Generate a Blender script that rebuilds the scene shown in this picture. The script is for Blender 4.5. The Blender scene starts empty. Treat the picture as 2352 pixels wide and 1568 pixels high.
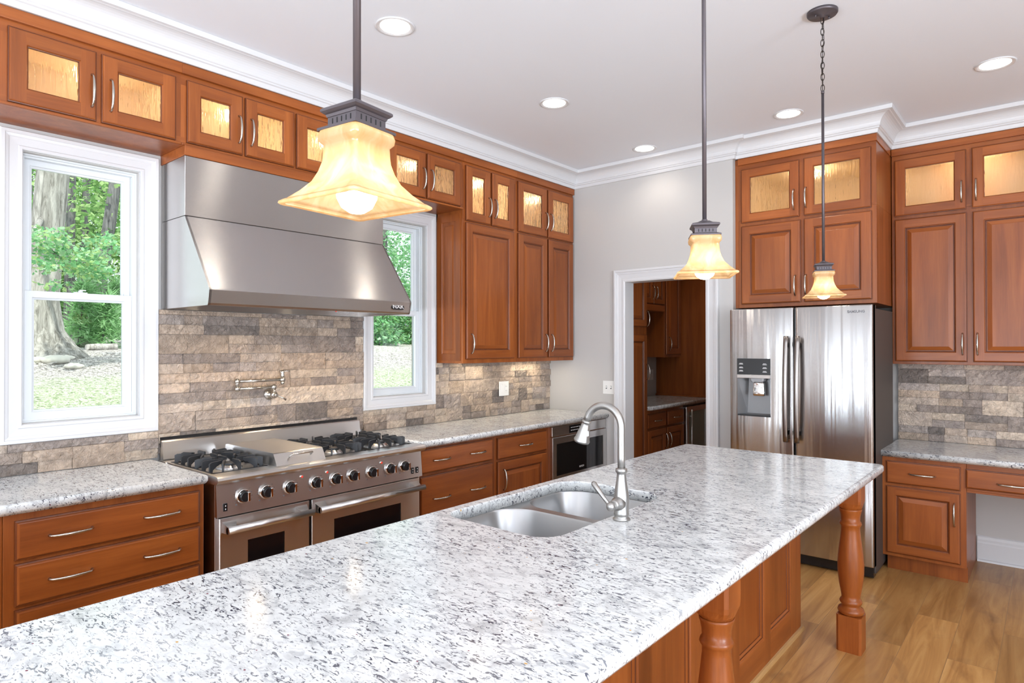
import bpy, bmesh, math, random
from mathutils import Vector, Matrix
random.seed(7)
sc = bpy.context.scene
C = sc.collection
R = math.radians
PI = math.pi

# ------------------------------------------------------------------ camera, sky, sun, daylight, exposure
YAW, PITCH, ROLL, FPX = R(40.3963), R(0.3809), R(-0.0822), 1460.29
cam_data = bpy.data.cameras.new('camera'); cam = bpy.data.objects.new('camera', cam_data); C.objects.link(cam)
cam_data.sensor_width = 36.0; cam_data.lens = 36.0 * FPX / 2352.0; cam_data.clip_start = 0.05; cam_data.clip_end = 300
fw = Vector((-math.sin(YAW) * math.cos(PITCH), math.cos(YAW) * math.cos(PITCH), math.sin(PITCH)))
rt = Vector((math.cos(YAW), math.sin(YAW), 0)); up = rt.cross(fw)
rt2 = rt * math.cos(ROLL) + up * math.sin(ROLL); up2 = up * math.cos(ROLL) - rt * math.sin(ROLL)
mw = Matrix.Identity(4)
for i in range(3):
    mw[i][0], mw[i][1], mw[i][2] = rt2[i], up2[i], -fw[i]
mw[0][3], mw[1][3], mw[2][3] = 3.5689, -4.7174, 1.4961
cam.matrix_world = mw
sc.camera = cam

vs = sc.view_settings
vs.view_transform = 'Standard'; vs.look = 'None'; vs.gamma = 1.0; vs.use_curve_mapping = False
vs.exposure = -0.45

w = bpy.data.worlds.new('sky'); sc.world = w; w.use_nodes = True
bg = w.node_tree.nodes['Background']; bg.inputs['Color'].default_value = (0.86, 0.93, 1.0, 1); bg.inputs['Strength'].default_value = 2.2

def lamp(name, kind, energy, color, loc, rot=(0, 0, 0), parent=None, **kw):
    d = bpy.data.lights.new(name, kind); d.energy = energy; d.color = color
    for k, v in kw.items(): setattr(d, k, v)
    o = bpy.data.objects.new(name, d); C.objects.link(o); o.location = loc; o.rotation_euler = rot
    if parent: o.parent = parent
    return o
lamp('sun', 'SUN', 7.0, (1, 0.95, 0.85), (10, -6, 12), (R(35), 0, R(62)), angle=R(2))
# daylight through the end wall and side wall windows, plus added ceiling fills
DAY = (0.83, 0.905, 1.0)
for x, tint in ((0.9, (0.76, 0.90, 0.94)), (3.1, (0.80, 0.87, 1.0)), (5.3, (0.74, 0.90, 0.90))):
    for dx, wd in ((-0.52, 0.34), (0.0, 0.46), (0.52, 0.34)):      # split into three strips, shaped to streak the steel's reflections
        lamp('daylight', 'AREA', 24 * wd, tint, (x + dx, -9.40, 1.55), (R(90), 0, 0), shape='RECTANGLE', size=wd, size_y=1.95)
    lamp('ceiling_fill', 'AREA', 95, (0.80, 0.885, 1.0), (x, -9.30, 0.80), (R(132), 0, 0), shape='RECTANGLE', size=1.5, size_y=0.5, spread=R(120))  # added upward fill that brightens the ceiling
for y in (-6.6, -3.75):
    lamp('daylight', 'AREA', 125, DAY, (7.40, y, 1.55), (R(90), 0, R(90)), shape='RECTANGLE', size=1.5, size_y=2.0)
    lamp('ceiling_fill', 'AREA', 130, (0.80, 0.885, 1.0), (7.30, y, 0.80), (R(132), 0, R(90)), shape='RECTANGLE', size=1.5, size_y=0.5, spread=R(120))
WARM = (1.0, 0.80, 0.55)
CAN = (1.0, 0.90, 0.78)
CAN_W, PEND_W, PUCK_W, UNDER_W, HOOD_W = 4, 0.55, 4.4, 1.6, 5.0

# ------------------------------------------------------------------ materials
def new_mat(name):
    m = bpy.data.materials.new(name); m.use_nodes = True
    nt = m.node_tree; b = nt.nodes['Principled BSDF']
    return m, nt, b
def nd(nt, t, **kw):
    n = nt.nodes.new(t)
    for k, v in kw.items():
        if k in n.inputs.keys() if hasattr(n.inputs, 'keys') else False: n.inputs[k].default_value = v
        else: setattr(n, k, v)
    return n
def ramp(nt, fac, stops, interp='LINEAR'):
    r = nt.nodes.new('ShaderNodeValToRGB'); r.color_ramp.interpolation = interp
    e = r.color_ramp.elements
    while len(e) < len(stops): e.new(0.5)
    for el, (p, c) in zip(e, stops):
        el.position = p; el.color = (*c, 1) if len(c) == 3 else c
    nt.links.new(fac, r.inputs['Fac']); return r
def noise(nt, vec, scale, detail=3, rough=0.5, dist=0.0):
    n = nt.nodes.new('ShaderNodeTexNoise'); n.inputs['Scale'].default_value = scale; n.inputs['Detail'].default_value = detail
    n.inputs['Roughness'].default_value = rough; n.inputs['Distortion'].default_value = dist
    if vec: nt.links.new(vec, n.inputs['Vector'])
    return n
def mapped(nt, scale, rnd=False, rot=(0, 0, 0)):
    tc = nt.nodes.new('ShaderNodeTexCoord'); mp = nt.nodes.new('ShaderNodeMapping')
    mp.inputs['Scale'].default_value = scale; mp.inputs['Rotation'].default_value = rot
    nt.links.new(tc.outputs['Object'], mp.inputs['Vector'])
    if rnd:
        oi = nt.nodes.new('ShaderNodeObjectInfo'); mu = nt.nodes.new('ShaderNodeMath'); mu.operation = 'MULTIPLY'; mu.inputs[1].default_value = 37.0
        nt.links.new(oi.outputs['Random'], mu.inputs[0]); nt.links.new(mu.outputs[0], mp.inputs['Location'])
    return mp.outputs['Vector']
def mixc(nt, fac, a, b, mode='MIX'):
    m = nt.nodes.new('ShaderNodeMix'); m.data_type = 'RGBA'; m.blend_type = mode
    for s, v in ((m.inputs[0], fac), (m.inputs[6], a), (m.inputs[7], b)):
        if hasattr(v, 'type') and hasattr(v, 'is_linked'): nt.links.new(v, s)
        elif isinstance(v, (int, float)): s.default_value = v
        else: s.default_value = (*v, 1)
    return m.outputs[2]
def bump(nt, h, b, strength=0.3, dist=0.01):
    n = nt.nodes.new('ShaderNodeBump'); n.inputs['Strength'].default_value = strength; n.inputs['Distance'].default_value = dist
    nt.links.new(h, n.inputs['Height']); nt.links.new(n.outputs['Normal'], b.inputs['Normal']); return n
def plain(name, col, rough=0.5, metal=0.0, coat=0.0, spec=0.5, emit=None, estr=0.0):
    m, nt, b = new_mat(name)
    b.inputs['Base Color'].default_value = (*col, 1); b.inputs['Roughness'].default_value = rough; b.inputs['Metallic'].default_value = metal
    b.inputs['Coat Weight'].default_value = coat; b.inputs['Specular IOR Level'].default_value = spec
    if emit: b.inputs['Emission Color'].default_value = (*emit, 1); b.inputs['Emission Strength'].default_value = estr
    return m
def wood(name, axis, dark, mid, light, rough=0.36, grain=16.0, coat=0.12):
    m, nt, b = new_mat(name)
    s = [grain] * 3; s['xyz'.index(axis)] = grain * 0.07
    v = mapped(nt, s, True)
    n1 = noise(nt, v, 1.0, 4, 0.6, 0.6)
    s2 = [3.0] * 3; s2['xyz'.index(axis)] = 1.2
    n2 = noise(nt, mapped(nt, s2, True), 1.0, 2, 0.5)
    s3 = [grain * 9] * 3; s3['xyz'.index(axis)] = grain * 0.5
    n3 = noise(nt, mapped(nt, s3, True), 1.0, 2, 0.6)
    r = ramp(nt, n1.outputs['Fac'], [(0.25, dark), (0.5, mid), (0.75, light)])
    r2 = ramp(nt, n2.outputs['Fac'], [(0.3, (0.80, 0.78, 0.76)), (0.7, (1.12, 1.12, 1.12))])
    c = mixc(nt, 1.0, r.outputs['Color'], r2.outputs['Color'], 'MULTIPLY')
    oi = nt.nodes.new('ShaderNodeObjectInfo'); ro = ramp(nt, oi.outputs['Random'], [(0.0, (0.86, 0.84, 0.82)), (1.0, (1.06, 1.06, 1.06))])
    c = mixc(nt, 1.0, c, ro.outputs['Color'], 'MULTIPLY')
    r3 = ramp(nt, n3.outputs['Fac'], [(0.35, (0.88, 0.86, 0.84)), (0.6, (1, 1, 1))])
    c = mixc(nt, 0.7, c, r3.outputs['Color'], 'MULTIPLY')
    nt.links.new(c, b.inputs['Base Color'])
    b.inputs['Roughness'].default_value = rough; b.inputs['Coat Weight'].default_value = coat; b.inputs['Coat Roughness'].default_value = 0.18
    bump(nt, n3.outputs['Fac'], b, 0.04, 0.002); b.inputs['Specular IOR Level'].default_value = 0.4
    return m
CH = ((0.235, 0.057, 0.0095), (0.325, 0.087, 0.0155), (0.415, 0.122, 0.0240))
WV = wood('cherry_vertical', 'z', *CH); WH = wood('cherry_horizontal', 'x', *CH); WY = wood('cherry_depth', 'y', *CH)
GLAZE = wood('glazed_groove', 'z', (0.11, 0.026, 0.006), (0.16, 0.040, 0.009), (0.20, 0.052, 0.012))
OAK = wood('oak_trim', 'x', (0.36, 0.19, 0.07), (0.50, 0.29, 0.11), (0.62, 0.39, 0.17))
MAPLE = wood('maple_interior', 'z', (0.70, 0.56, 0.36), (0.78, 0.65, 0.44), (0.85, 0.73, 0.52), 0.5, 10, 0.0)

def metal(name, col, rough, aniso=0.0, brush=None, bstr=0.05):
    m, nt, b = new_mat(name)
    b.inputs['Base Color'].default_value = (*col, 1); b.inputs['Metallic'].default_value = 1.0; b.inputs['Roughness'].default_value = rough
    if aniso:
        b.inputs['Anisotropic'].default_value = aniso
        # brushed along the object's own x axis, so highlights smear across it
        vt = nt.nodes.new('ShaderNodeVectorTransform'); vt.vector_type = 'VECTOR'; vt.convert_from = 'OBJECT'; vt.convert_to = 'WORLD'; vt.inputs[0].default_value = (1, 0, 0)
        ge = nt.nodes.new('ShaderNodeNewGeometry'); cr = nt.nodes.new('ShaderNodeVectorMath'); cr.operation = 'CROSS_PRODUCT'
        nt.links.new(ge.outputs['Normal'], cr.inputs[0]); nt.links.new(vt.outputs[0], cr.inputs[1]); nt.links.new(cr.outputs[0], b.inputs['Tangent'])
    if brush:
        n = noise(nt, mapped(nt, brush), 1.0, 2, 0.6); bump(nt, n.outputs['Fac'], b, bstr, 0.01)
    return m
STEEL = metal('brushed_steel', (0.68, 0.67, 0.66), 0.28, 0.85)
STEEL_HOOD = metal('hood_steel', (0.56, 0.54, 0.525), 0.27, 0.96, (2.5, 2.5, 0.9), 0.07)
STEEL_FRIDGE = metal('fridge_steel', (0.57, 0.56, 0.555), 0.24, 0.97, (13.0, 13.0, 0.45), 0.42)
STEEL_SINK = metal('sink_steel', (0.46, 0.46, 0.46), 0.32, 0.6)
NICKEL = metal('satin_nickel', (0.56, 0.53, 0.48), 0.24)
BNICKEL = metal('brushed_nickel', (0.42, 0.41, 0.395), 0.36)
CHROME = metal('chrome', (0.82, 0.80, 0.78), 0.10)
DARKSTEEL = metal('dark_steel', (0.30, 0.27, 0.255), 0.28, 0.3)
BLACK = plain('black_plastic', (0.012, 0.012, 0.013), 0.25)
BLACKGLASS = plain('black_glass', (0.006, 0.006, 0.007), 0.06, spec=0.6)
IRON = plain('cast_iron', (0.028, 0.030, 0.034), 0.42)
DARK = plain('dark_void', (0.010, 0.009, 0.009), 0.8)
BRONZE = plain('aged_bronze', (0.105, 0.090, 0.098), 0.42, 0.6)
CHAIN = plain('chain_bronze', (0.035, 0.026, 0.022), 0.45, 0.6)
WHITE = plain('white_trim_paint', (0.66, 0.66, 0.67), 0.35)
VINYL = plain('white_vinyl', (0.70, 0.73, 0.75), 0.30)
PLATE = plain('white_plate', (0.82, 0.82, 0.80), 0.30)
SLOT = plain('outlet_slot', (0.10, 0.10, 0.10), 0.5)
FRIDGE_SIDE = plain('fridge_side_grey', (0.085, 0.070, 0.062), 0.5, 0.0, spec=0.3)
GREYPLASTIC = plain('grey_plastic', (0.30, 0.30, 0.31), 0.35, 0.2)
SILVER_TXT = plain('silver_letters', (0.75, 0.75, 0.75), 0.3, 0.5)
GREY_TXT = plain('grey_letters', (0.16, 0.16, 0.17), 0.4)
WHITE_TXT = plain('white_letters', (0.85, 0.85, 0.85), 0.4)
REDLIGHT = plain('red_indicator', (0.65, 0.05, 0.03), 0.15, emit=(1, 0.05, 0.02), estr=0.4)
CANGLOW = plain('can_lens', (0.9, 0.9, 0.9), 0.4, emit=(1.0, 0.93, 0.84), estr=14)
BULB = plain('lit_bulb', (1, 1, 1), 0.4, emit=(1.0, 0.90, 0.70), estr=11)
PUCK = plain('puck_lens', (1, 1, 1), 0.4, emit=(1.0, 0.86, 0.62), estr=16)
STRIP = plain('under_cabinet_lens', (1, 1, 1), 0.4, emit=(1.0, 0.88, 0.68), estr=6)

def wall_mat(name, col):
    m, nt, b = new_mat(name); n = noise(nt, mapped(nt, (1, 1, 1)), 160, 2)
    b.inputs['Base Color'].default_value = (*col, 1); b.inputs['Roughness'].default_value = 0.55; bump(nt, n.outputs['Fac'], b, 0.03, 0.002); return m
WALL = wall_mat('greige_wall_paint', (0.52, 0.505, 0.49))
CEIL = wall_mat('ceiling_paint', (0.79, 0.82, 0.87))

def granite():
    m, nt, b = new_mat('granite'); L = nt.links
    rot = (0, 0, R(38))
    big = noise(nt, mapped(nt, (1, 1, 1)), 3.2, 3, 0.55, 0.5)
    med = noise(nt, mapped(nt, (11, 20, 14), rot=rot), 1.0, 4, 0.6, 0.8)
    base = ramp(nt, med.outputs['Fac'], [(0.28, (0.46, 0.47, 0.48)), (0.44, (0.71, 0.73, 0.73)), (0.62, (0.80, 0.82, 0.815))])
    blot = noise(nt, mapped(nt, (30, 60, 40), rot=rot), 1.0, 4, 0.65, 1.2)
    br = ramp(nt, blot.outputs['Fac'], [(0.52, (0, 0, 0)), (0.63, (1, 1, 1))])
    mask = ramp(nt, big.outputs['Fac'], [(0.36, (0.2, 0.2, 0.2)), (0.64, (1, 1, 1))])
    mm = nt.nodes.new('ShaderNodeMath'); mm.operation = 'MULTIPLY'; L.new(br.outputs['Color'], mm.inputs[0]); L.new(mask.outputs['Color'], mm.inputs[1])
    m2 = nt.nodes.new('ShaderNodeMath'); m2.operation = 'MULTIPLY'; L.new(mm.outputs[0], m2.inputs[0]); m2.inputs[1].default_value = 0.85
    c = mixc(nt, m2.outputs[0], base.outputs['Color'], (0.30, 0.31, 0.34))
    fl = noise(nt, mapped(nt, (40, 105, 70), rot=rot), 1.0, 3, 0.62, 1.3)
    fr = ramp(nt, fl.outputs['Fac'], [(0.572, (0, 0, 0)), (0.60, (1, 1, 1))])
    mk2 = ramp(nt, big.outputs['Fac'], [(0.30, (0.45, 0.45, 0.45)), (0.60, (1, 1, 1))])
    m3 = nt.nodes.new('ShaderNodeMath'); m3.operation = 'MULTIPLY'; L.new(fr.outputs['Color'], m3.inputs[0]); L.new(mk2.outputs['Color'], m3.inputs[1])
    c = mixc(nt, m3.outputs[0], c, (0.045, 0.048, 0.075))
    for sc_, th, col in ((23, 0.036, (0.20, 0.035, 0.06)), (17, 0.034, (0.62, 0.36, 0.10))):
        vo = nt.nodes.new('ShaderNodeTexVoronoi'); vo.inputs['Scale'].default_value = sc_; L.new(mapped(nt, (1, 1.5, 1), rot=rot), vo.inputs['Vector'])
        sep = nt.nodes.new('ShaderNodeSeparateColor'); L.new(vo.outputs['Color'], sep.inputs[0])
        lt = nt.nodes.new('ShaderNodeMath'); lt.operation = 'MULTIPLY'; L.new(sep.outputs[0], lt.inputs[0]); lt.inputs[1].default_value = 0.16
        s2 = nt.nodes.new('ShaderNodeMath'); s2.operation = 'SUBTRACT'; L.new(lt.outputs[0], s2.inputs[0]); s2.inputs[1].default_value = 0.075
        nz = noise(nt, mapped(nt, (1, 1, 1)), 60, 2); a2 = nt.nodes.new('ShaderNodeMath'); a2.operation = 'MULTIPLY_ADD'; L.new(nz.outputs['Fac'], a2.inputs[0]); a2.inputs[1].default_value = 0.12; L.new(vo.outputs['Distance'], a2.inputs[2])
        ls = nt.nodes.new('ShaderNodeMath'); ls.operation = 'LESS_THAN'; L.new(a2.outputs[0], ls.inputs[0])
        ad = nt.nodes.new('ShaderNodeMath'); ad.operation = 'ADD'; L.new(s2.outputs[0], ad.inputs[0]); ad.inputs[1].default_value = 0.055; L.new(ad.outputs[0], ls.inputs[1])
        c = mixc(nt, ls.outputs[0], c, col)
    L.new(c, b.inputs['Base Color'])
    b.inputs['Roughness'].default_value = 0.13; b.inputs['Specular IOR Level'].default_value = 0.5
    return m
GRANITE = granite()

def stone_mat():
    m, nt, b = new_mat('split_face_stone'); L = nt.links
    at = nt.nodes.new('ShaderNodeAttribute'); at.attribute_name = 'Col'
    n = noise(nt, mapped(nt, (1, 1, 1)), 26, 5, 0.62, 0.4); n2 = noise(nt, mapped(nt, (1, 1, 1)), 9, 3, 0.5)
    r = ramp(nt, n.outputs['Fac'], [(0.3, (0.72, 0.71, 0.70)), (0.65, (1.1, 1.1, 1.1))])
    r2 = ramp(nt, n2.outputs['Fac'], [(0.3, (0.84, 0.84, 0.86)), (0.7, (1.08, 1.06, 1.03))])
    c = mixc(nt, 1.0, at.outputs['Color'], r.outputs['Color'], 'MULTIPLY'); c = mixc(nt, 1.0, c, r2.outputs['Color'], 'MULTIPLY')
    L.new(c, b.inputs['Base Color']); b.inputs['Roughness'].default_value = 0.8
    vo = noise(nt, mapped(nt, (1, 1, 1)), 42, 4, 0.6, 1.3)
    bump(nt, vo.outputs['Fac'], b, 0.85, 0.022)
    return m
STONE = stone_mat()

def floor_mat():
    m, nt, b = new_mat('oak_planks'); L = nt.links
    tc = nt.nodes.new('ShaderNodeTexCoord'); mp = nt.nodes.new('ShaderNodeMapping'); mp.inputs['Rotation'].default_value = (0, 0, R(90)); mp.inputs['Location'].default_value = (0.3, 0.055, 0)
    L.new(tc.outputs['Object'], mp.inputs['Vector'])
    br = nt.nodes.new('ShaderNodeTexBrick'); br.offset = 0.37; br.inputs['Scale'].default_value = 1.0
    br.inputs['Brick Width'].default_value = 1.35; br.inputs['Row Height'].default_value = 0.19; br.inputs['Mortar Size'].default_value = 0.0012; br.inputs['Mortar Smooth'].default_value = 0.0
    br.inputs['Color1'].default_value = (0, 0, 0, 1); br.inputs['Color2'].default_value = (1, 1, 1, 1); br.inputs['Mortar'].default_value = (0.5, 0.5, 0.5, 1)
    L.new(mp.outputs[0], br.inputs['Vector'])
    vm = nt.nodes.new('ShaderNodeVectorMath'); vm.operation = 'MULTIPLY_ADD'; L.new(br.outputs['Color'], vm.inputs[0]); vm.inputs[1].default_value = (7, 7, 7)
    mp2 = nt.nodes.new('ShaderNodeMapping'); mp2.inputs['Scale'].default_value = (11, 1.0, 1); L.new(tc.outputs['Object'], mp2.inputs['Vector']); L.new(mp2.outputs[0], vm.inputs[2])
    g = noise(nt, vm.outputs[0], 1.0, 5, 0.62, 1.6)
    gr = ramp(nt, g.outputs['Fac'], [(0.28, (0.33, 0.155, 0.045)), (0.5, (0.50, 0.265, 0.088)), (0.72, (0.63, 0.38, 0.145))])
    pr = ramp(nt, br.outputs['Color'], [(0.0, (0.72, 0.70, 0.68)), (0.5, (0.98, 0.96, 0.94)), (1.0, (1.16, 1.16, 1.16))])
    c = mixc(nt, 1.0, gr.outputs['Color'], pr.outputs['Color'], 'MULTIPLY')
    kn = noise(nt, mapped(nt, (3.2, 2.0, 1)), 1.0, 3, 0.6, 1.0); kr = ramp(nt, kn.outputs['Fac'], [(0.60, (0, 0, 0)), (0.78, (0.6, 0.6, 0.6))])
    c = mixc(nt, kr.outputs['Color'], c, (0.17, 0.085, 0.04))
    c = mixc(nt, br.outputs['Fac'], c, (0.30, 0.17, 0.075))
    L.new(c, b.inputs['Base Color']); b.inputs['Roughness'].default_value = 0.34; bump(nt, g.outputs['Fac'], b, 0.05, 0.003)
    return m
FLOOR = floor_mat()

def glass_pane(name, tint=(1, 1, 1)):
    m, nt, b = new_mat(name); nt.nodes.remove(b)
    tr = nt.nodes.new('ShaderNodeBsdfTransparent'); tr.inputs['Color'].default_value = (*tint, 1)
    gl = nt.nodes.new('ShaderNodeBsdfGlossy'); gl.inputs['Roughness'].default_value = 0.02
    fr = nt.nodes.new('ShaderNodeFresnel'); fr.inputs['IOR'].default_value = 1.25
    mx = nt.nodes.new('ShaderNodeMixShader'); nt.links.new(fr.outputs[0], mx.inputs[0]); nt.links.new(tr.outputs[0], mx.inputs[1]); nt.links.new(gl.outputs[0], mx.inputs[2])
    nt.links.new(mx.outputs[0], nt.nodes['Material Output'].inputs[0]); return m
PANE = glass_pane('window_glass', (0.97, 1.0, 0.99))
def rain_glass():
    m, nt, b = new_mat('rain_glass')
    b.inputs['Base Color'].default_value = (0.97, 0.95, 0.90, 1); b.inputs['Transmission Weight'].default_value = 1.0; b.inputs['Roughness'].default_value = 0.24; b.inputs['IOR'].default_value = 1.3
    n = noise(nt, mapped(nt, (64, 64, 9), True), 1.0, 2, 0.5, 0.6); bump(nt, n.outputs['Fac'], b, 0.7, 0.016); return m
RAIN = rain_glass()
def shade_mat():
    m, nt, b = new_mat('amber_alabaster_glass'); nt.nodes.remove(b); L = nt.links
    n = noise(nt, mapped(nt, (1, 1, 0.5)), 30, 4, 0.55, 1.0)
    r = ramp(nt, n.outputs['Fac'], [(0.3, (0.72, 0.45, 0.20)), (0.5, (0.80, 0.55, 0.29)), (0.7, (0.88, 0.67, 0.41))])
    tl = nt.nodes.new('ShaderNodeBsdfTranslucent'); df = nt.nodes.new('ShaderNodeBsdfDiffuse'); gl = nt.nodes.new('ShaderNodeBsdfGlossy'); gl.inputs['Roughness'].default_value = 0.2
    L.new(r.outputs['Color'], tl.inputs['Color']); L.new(r.outputs['Color'], df.inputs['Color'])
    m1 = nt.nodes.new('ShaderNodeMixShader'); m1.inputs[0].default_value = 0.45; L.new(tl.outputs[0], m1.inputs[1]); L.new(df.outputs[0], m1.inputs[2])
    m2 = nt.nodes.new('ShaderNodeMixShader'); m2.inputs[0].default_value = 0.06; L.new(m1.outputs[0], m2.inputs[1]); L.new(gl.outputs[0], m2.inputs[2])
    L.new(m2.outputs[0], nt.nodes['Material Output'].inputs[0]); return m
SHADE = shade_mat()
def leaf_mat():
    m, nt, b = new_mat('leaves'); nt.nodes.remove(b); L = nt.links
    at = nt.nodes.new('ShaderNodeAttribute'); at.attribute_name = 'Col'
    tl = nt.nodes.new('ShaderNodeBsdfTranslucent'); df = nt.nodes.new('ShaderNodeBsdfDiffuse')
    L.new(at.outputs['Color'], tl.inputs['Color']); L.new(at.outputs['Color'], df.inputs['Color'])
    m1 = nt.nodes.new('ShaderNodeMixShader'); m1.inputs[0].default_value = 0.5; L.new(tl.outputs[0], m1.inputs[1]); L.new(df.outputs[0], m1.inputs[2])
    L.new(m1.outputs[0], nt.nodes['Material Output'].inputs[0]); return m
LEAF = leaf_mat()
def bark(name, c1, c2):
    m, nt, b = new_mat(name); n = noise(nt, mapped(nt, (16, 16, 2.2)), 1.0, 5, 0.7, 0.8)
    r = ramp(nt, n.outputs['Fac'], [(0.35, c1), (0.62, c2)]); nt.links.new(r.outputs['Color'], b.inputs['Base Color']); b.inputs['Roughness'].default_value = 0.9
    bump(nt, n.outputs['Fac'], b, 0.8, 0.05); return m
BARK = bark('grey_bark', (0.16, 0.15, 0.13), (0.50, 0.48, 0.45)); BARKD = bark('dark_bark', (0.06, 0.06, 0.06), (0.22, 0.22, 0.22))
def ground_mat():
    m, nt, b = new_mat('leaf_litter'); L = nt.links
    n = noise(nt, mapped(nt, (1, 1.0, 1)), 26, 5, 0.7, 1.2); n2 = noise(nt, mapped(nt, (1, 1, 1)), 1.6, 3, 0.6)
    a = ramp(nt, n.outputs['Fac'], [(0.40, (0.06, 0.05, 0.045)), (0.49, (0.36, 0.33, 0.31)), (0.57, (0.78, 0.75, 0.73))])
    g = ramp(nt, n.outputs['Fac'], [(0.38, (0.12, 0.18, 0.07)), (0.5, (0.40, 0.47, 0.30)), (0.60, (0.70, 0.70, 0.62))])
    sx = nt.nodes.new('ShaderNodeSeparateXYZ'); tc = nt.nodes.new('ShaderNodeTexCoord'); L.new(tc.outputs['Object'], sx.inputs[0])
    mr = nt.nodes.new('ShaderNodeMapRange'); mr.inputs[1].default_value = -6.3; mr.inputs[2].default_value = -5.2; L.new(sx.outputs[0], mr.inputs[0])
    ad = nt.nodes.new('ShaderNodeMath'); ad.operation = 'MULTIPLY_ADD'; L.new(n2.outputs['Fac'], ad.inputs[0]); ad.inputs[1].default_value = 1.6; L.new(mr.outputs[0], ad.inputs[2])
    s = nt.nodes.new('ShaderNodeMath'); s.operation = 'SUBTRACT'; s.use_clamp = True; L.new(ad.outputs[0], s.inputs[0]); s.inputs[1].default_value = 0.8
    c = mixc(nt, s.outputs[0], a.outputs['Color'], g.outputs['Color'])
    L.new(c, b.inputs['Base Color']); b.inputs['Roughness'].default_value = 0.95; bump(nt, n.outputs['Fac'], b, 0.6, 0.05); return m
GROUND = ground_mat()
ROCK = plain('pale_rock', (0.72, 0.69, 0.62), 0.9)
DEADWOOD = bark('weathered_wood', (0.30, 0.28, 0.26), (0.66, 0.63, 0.60))

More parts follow.
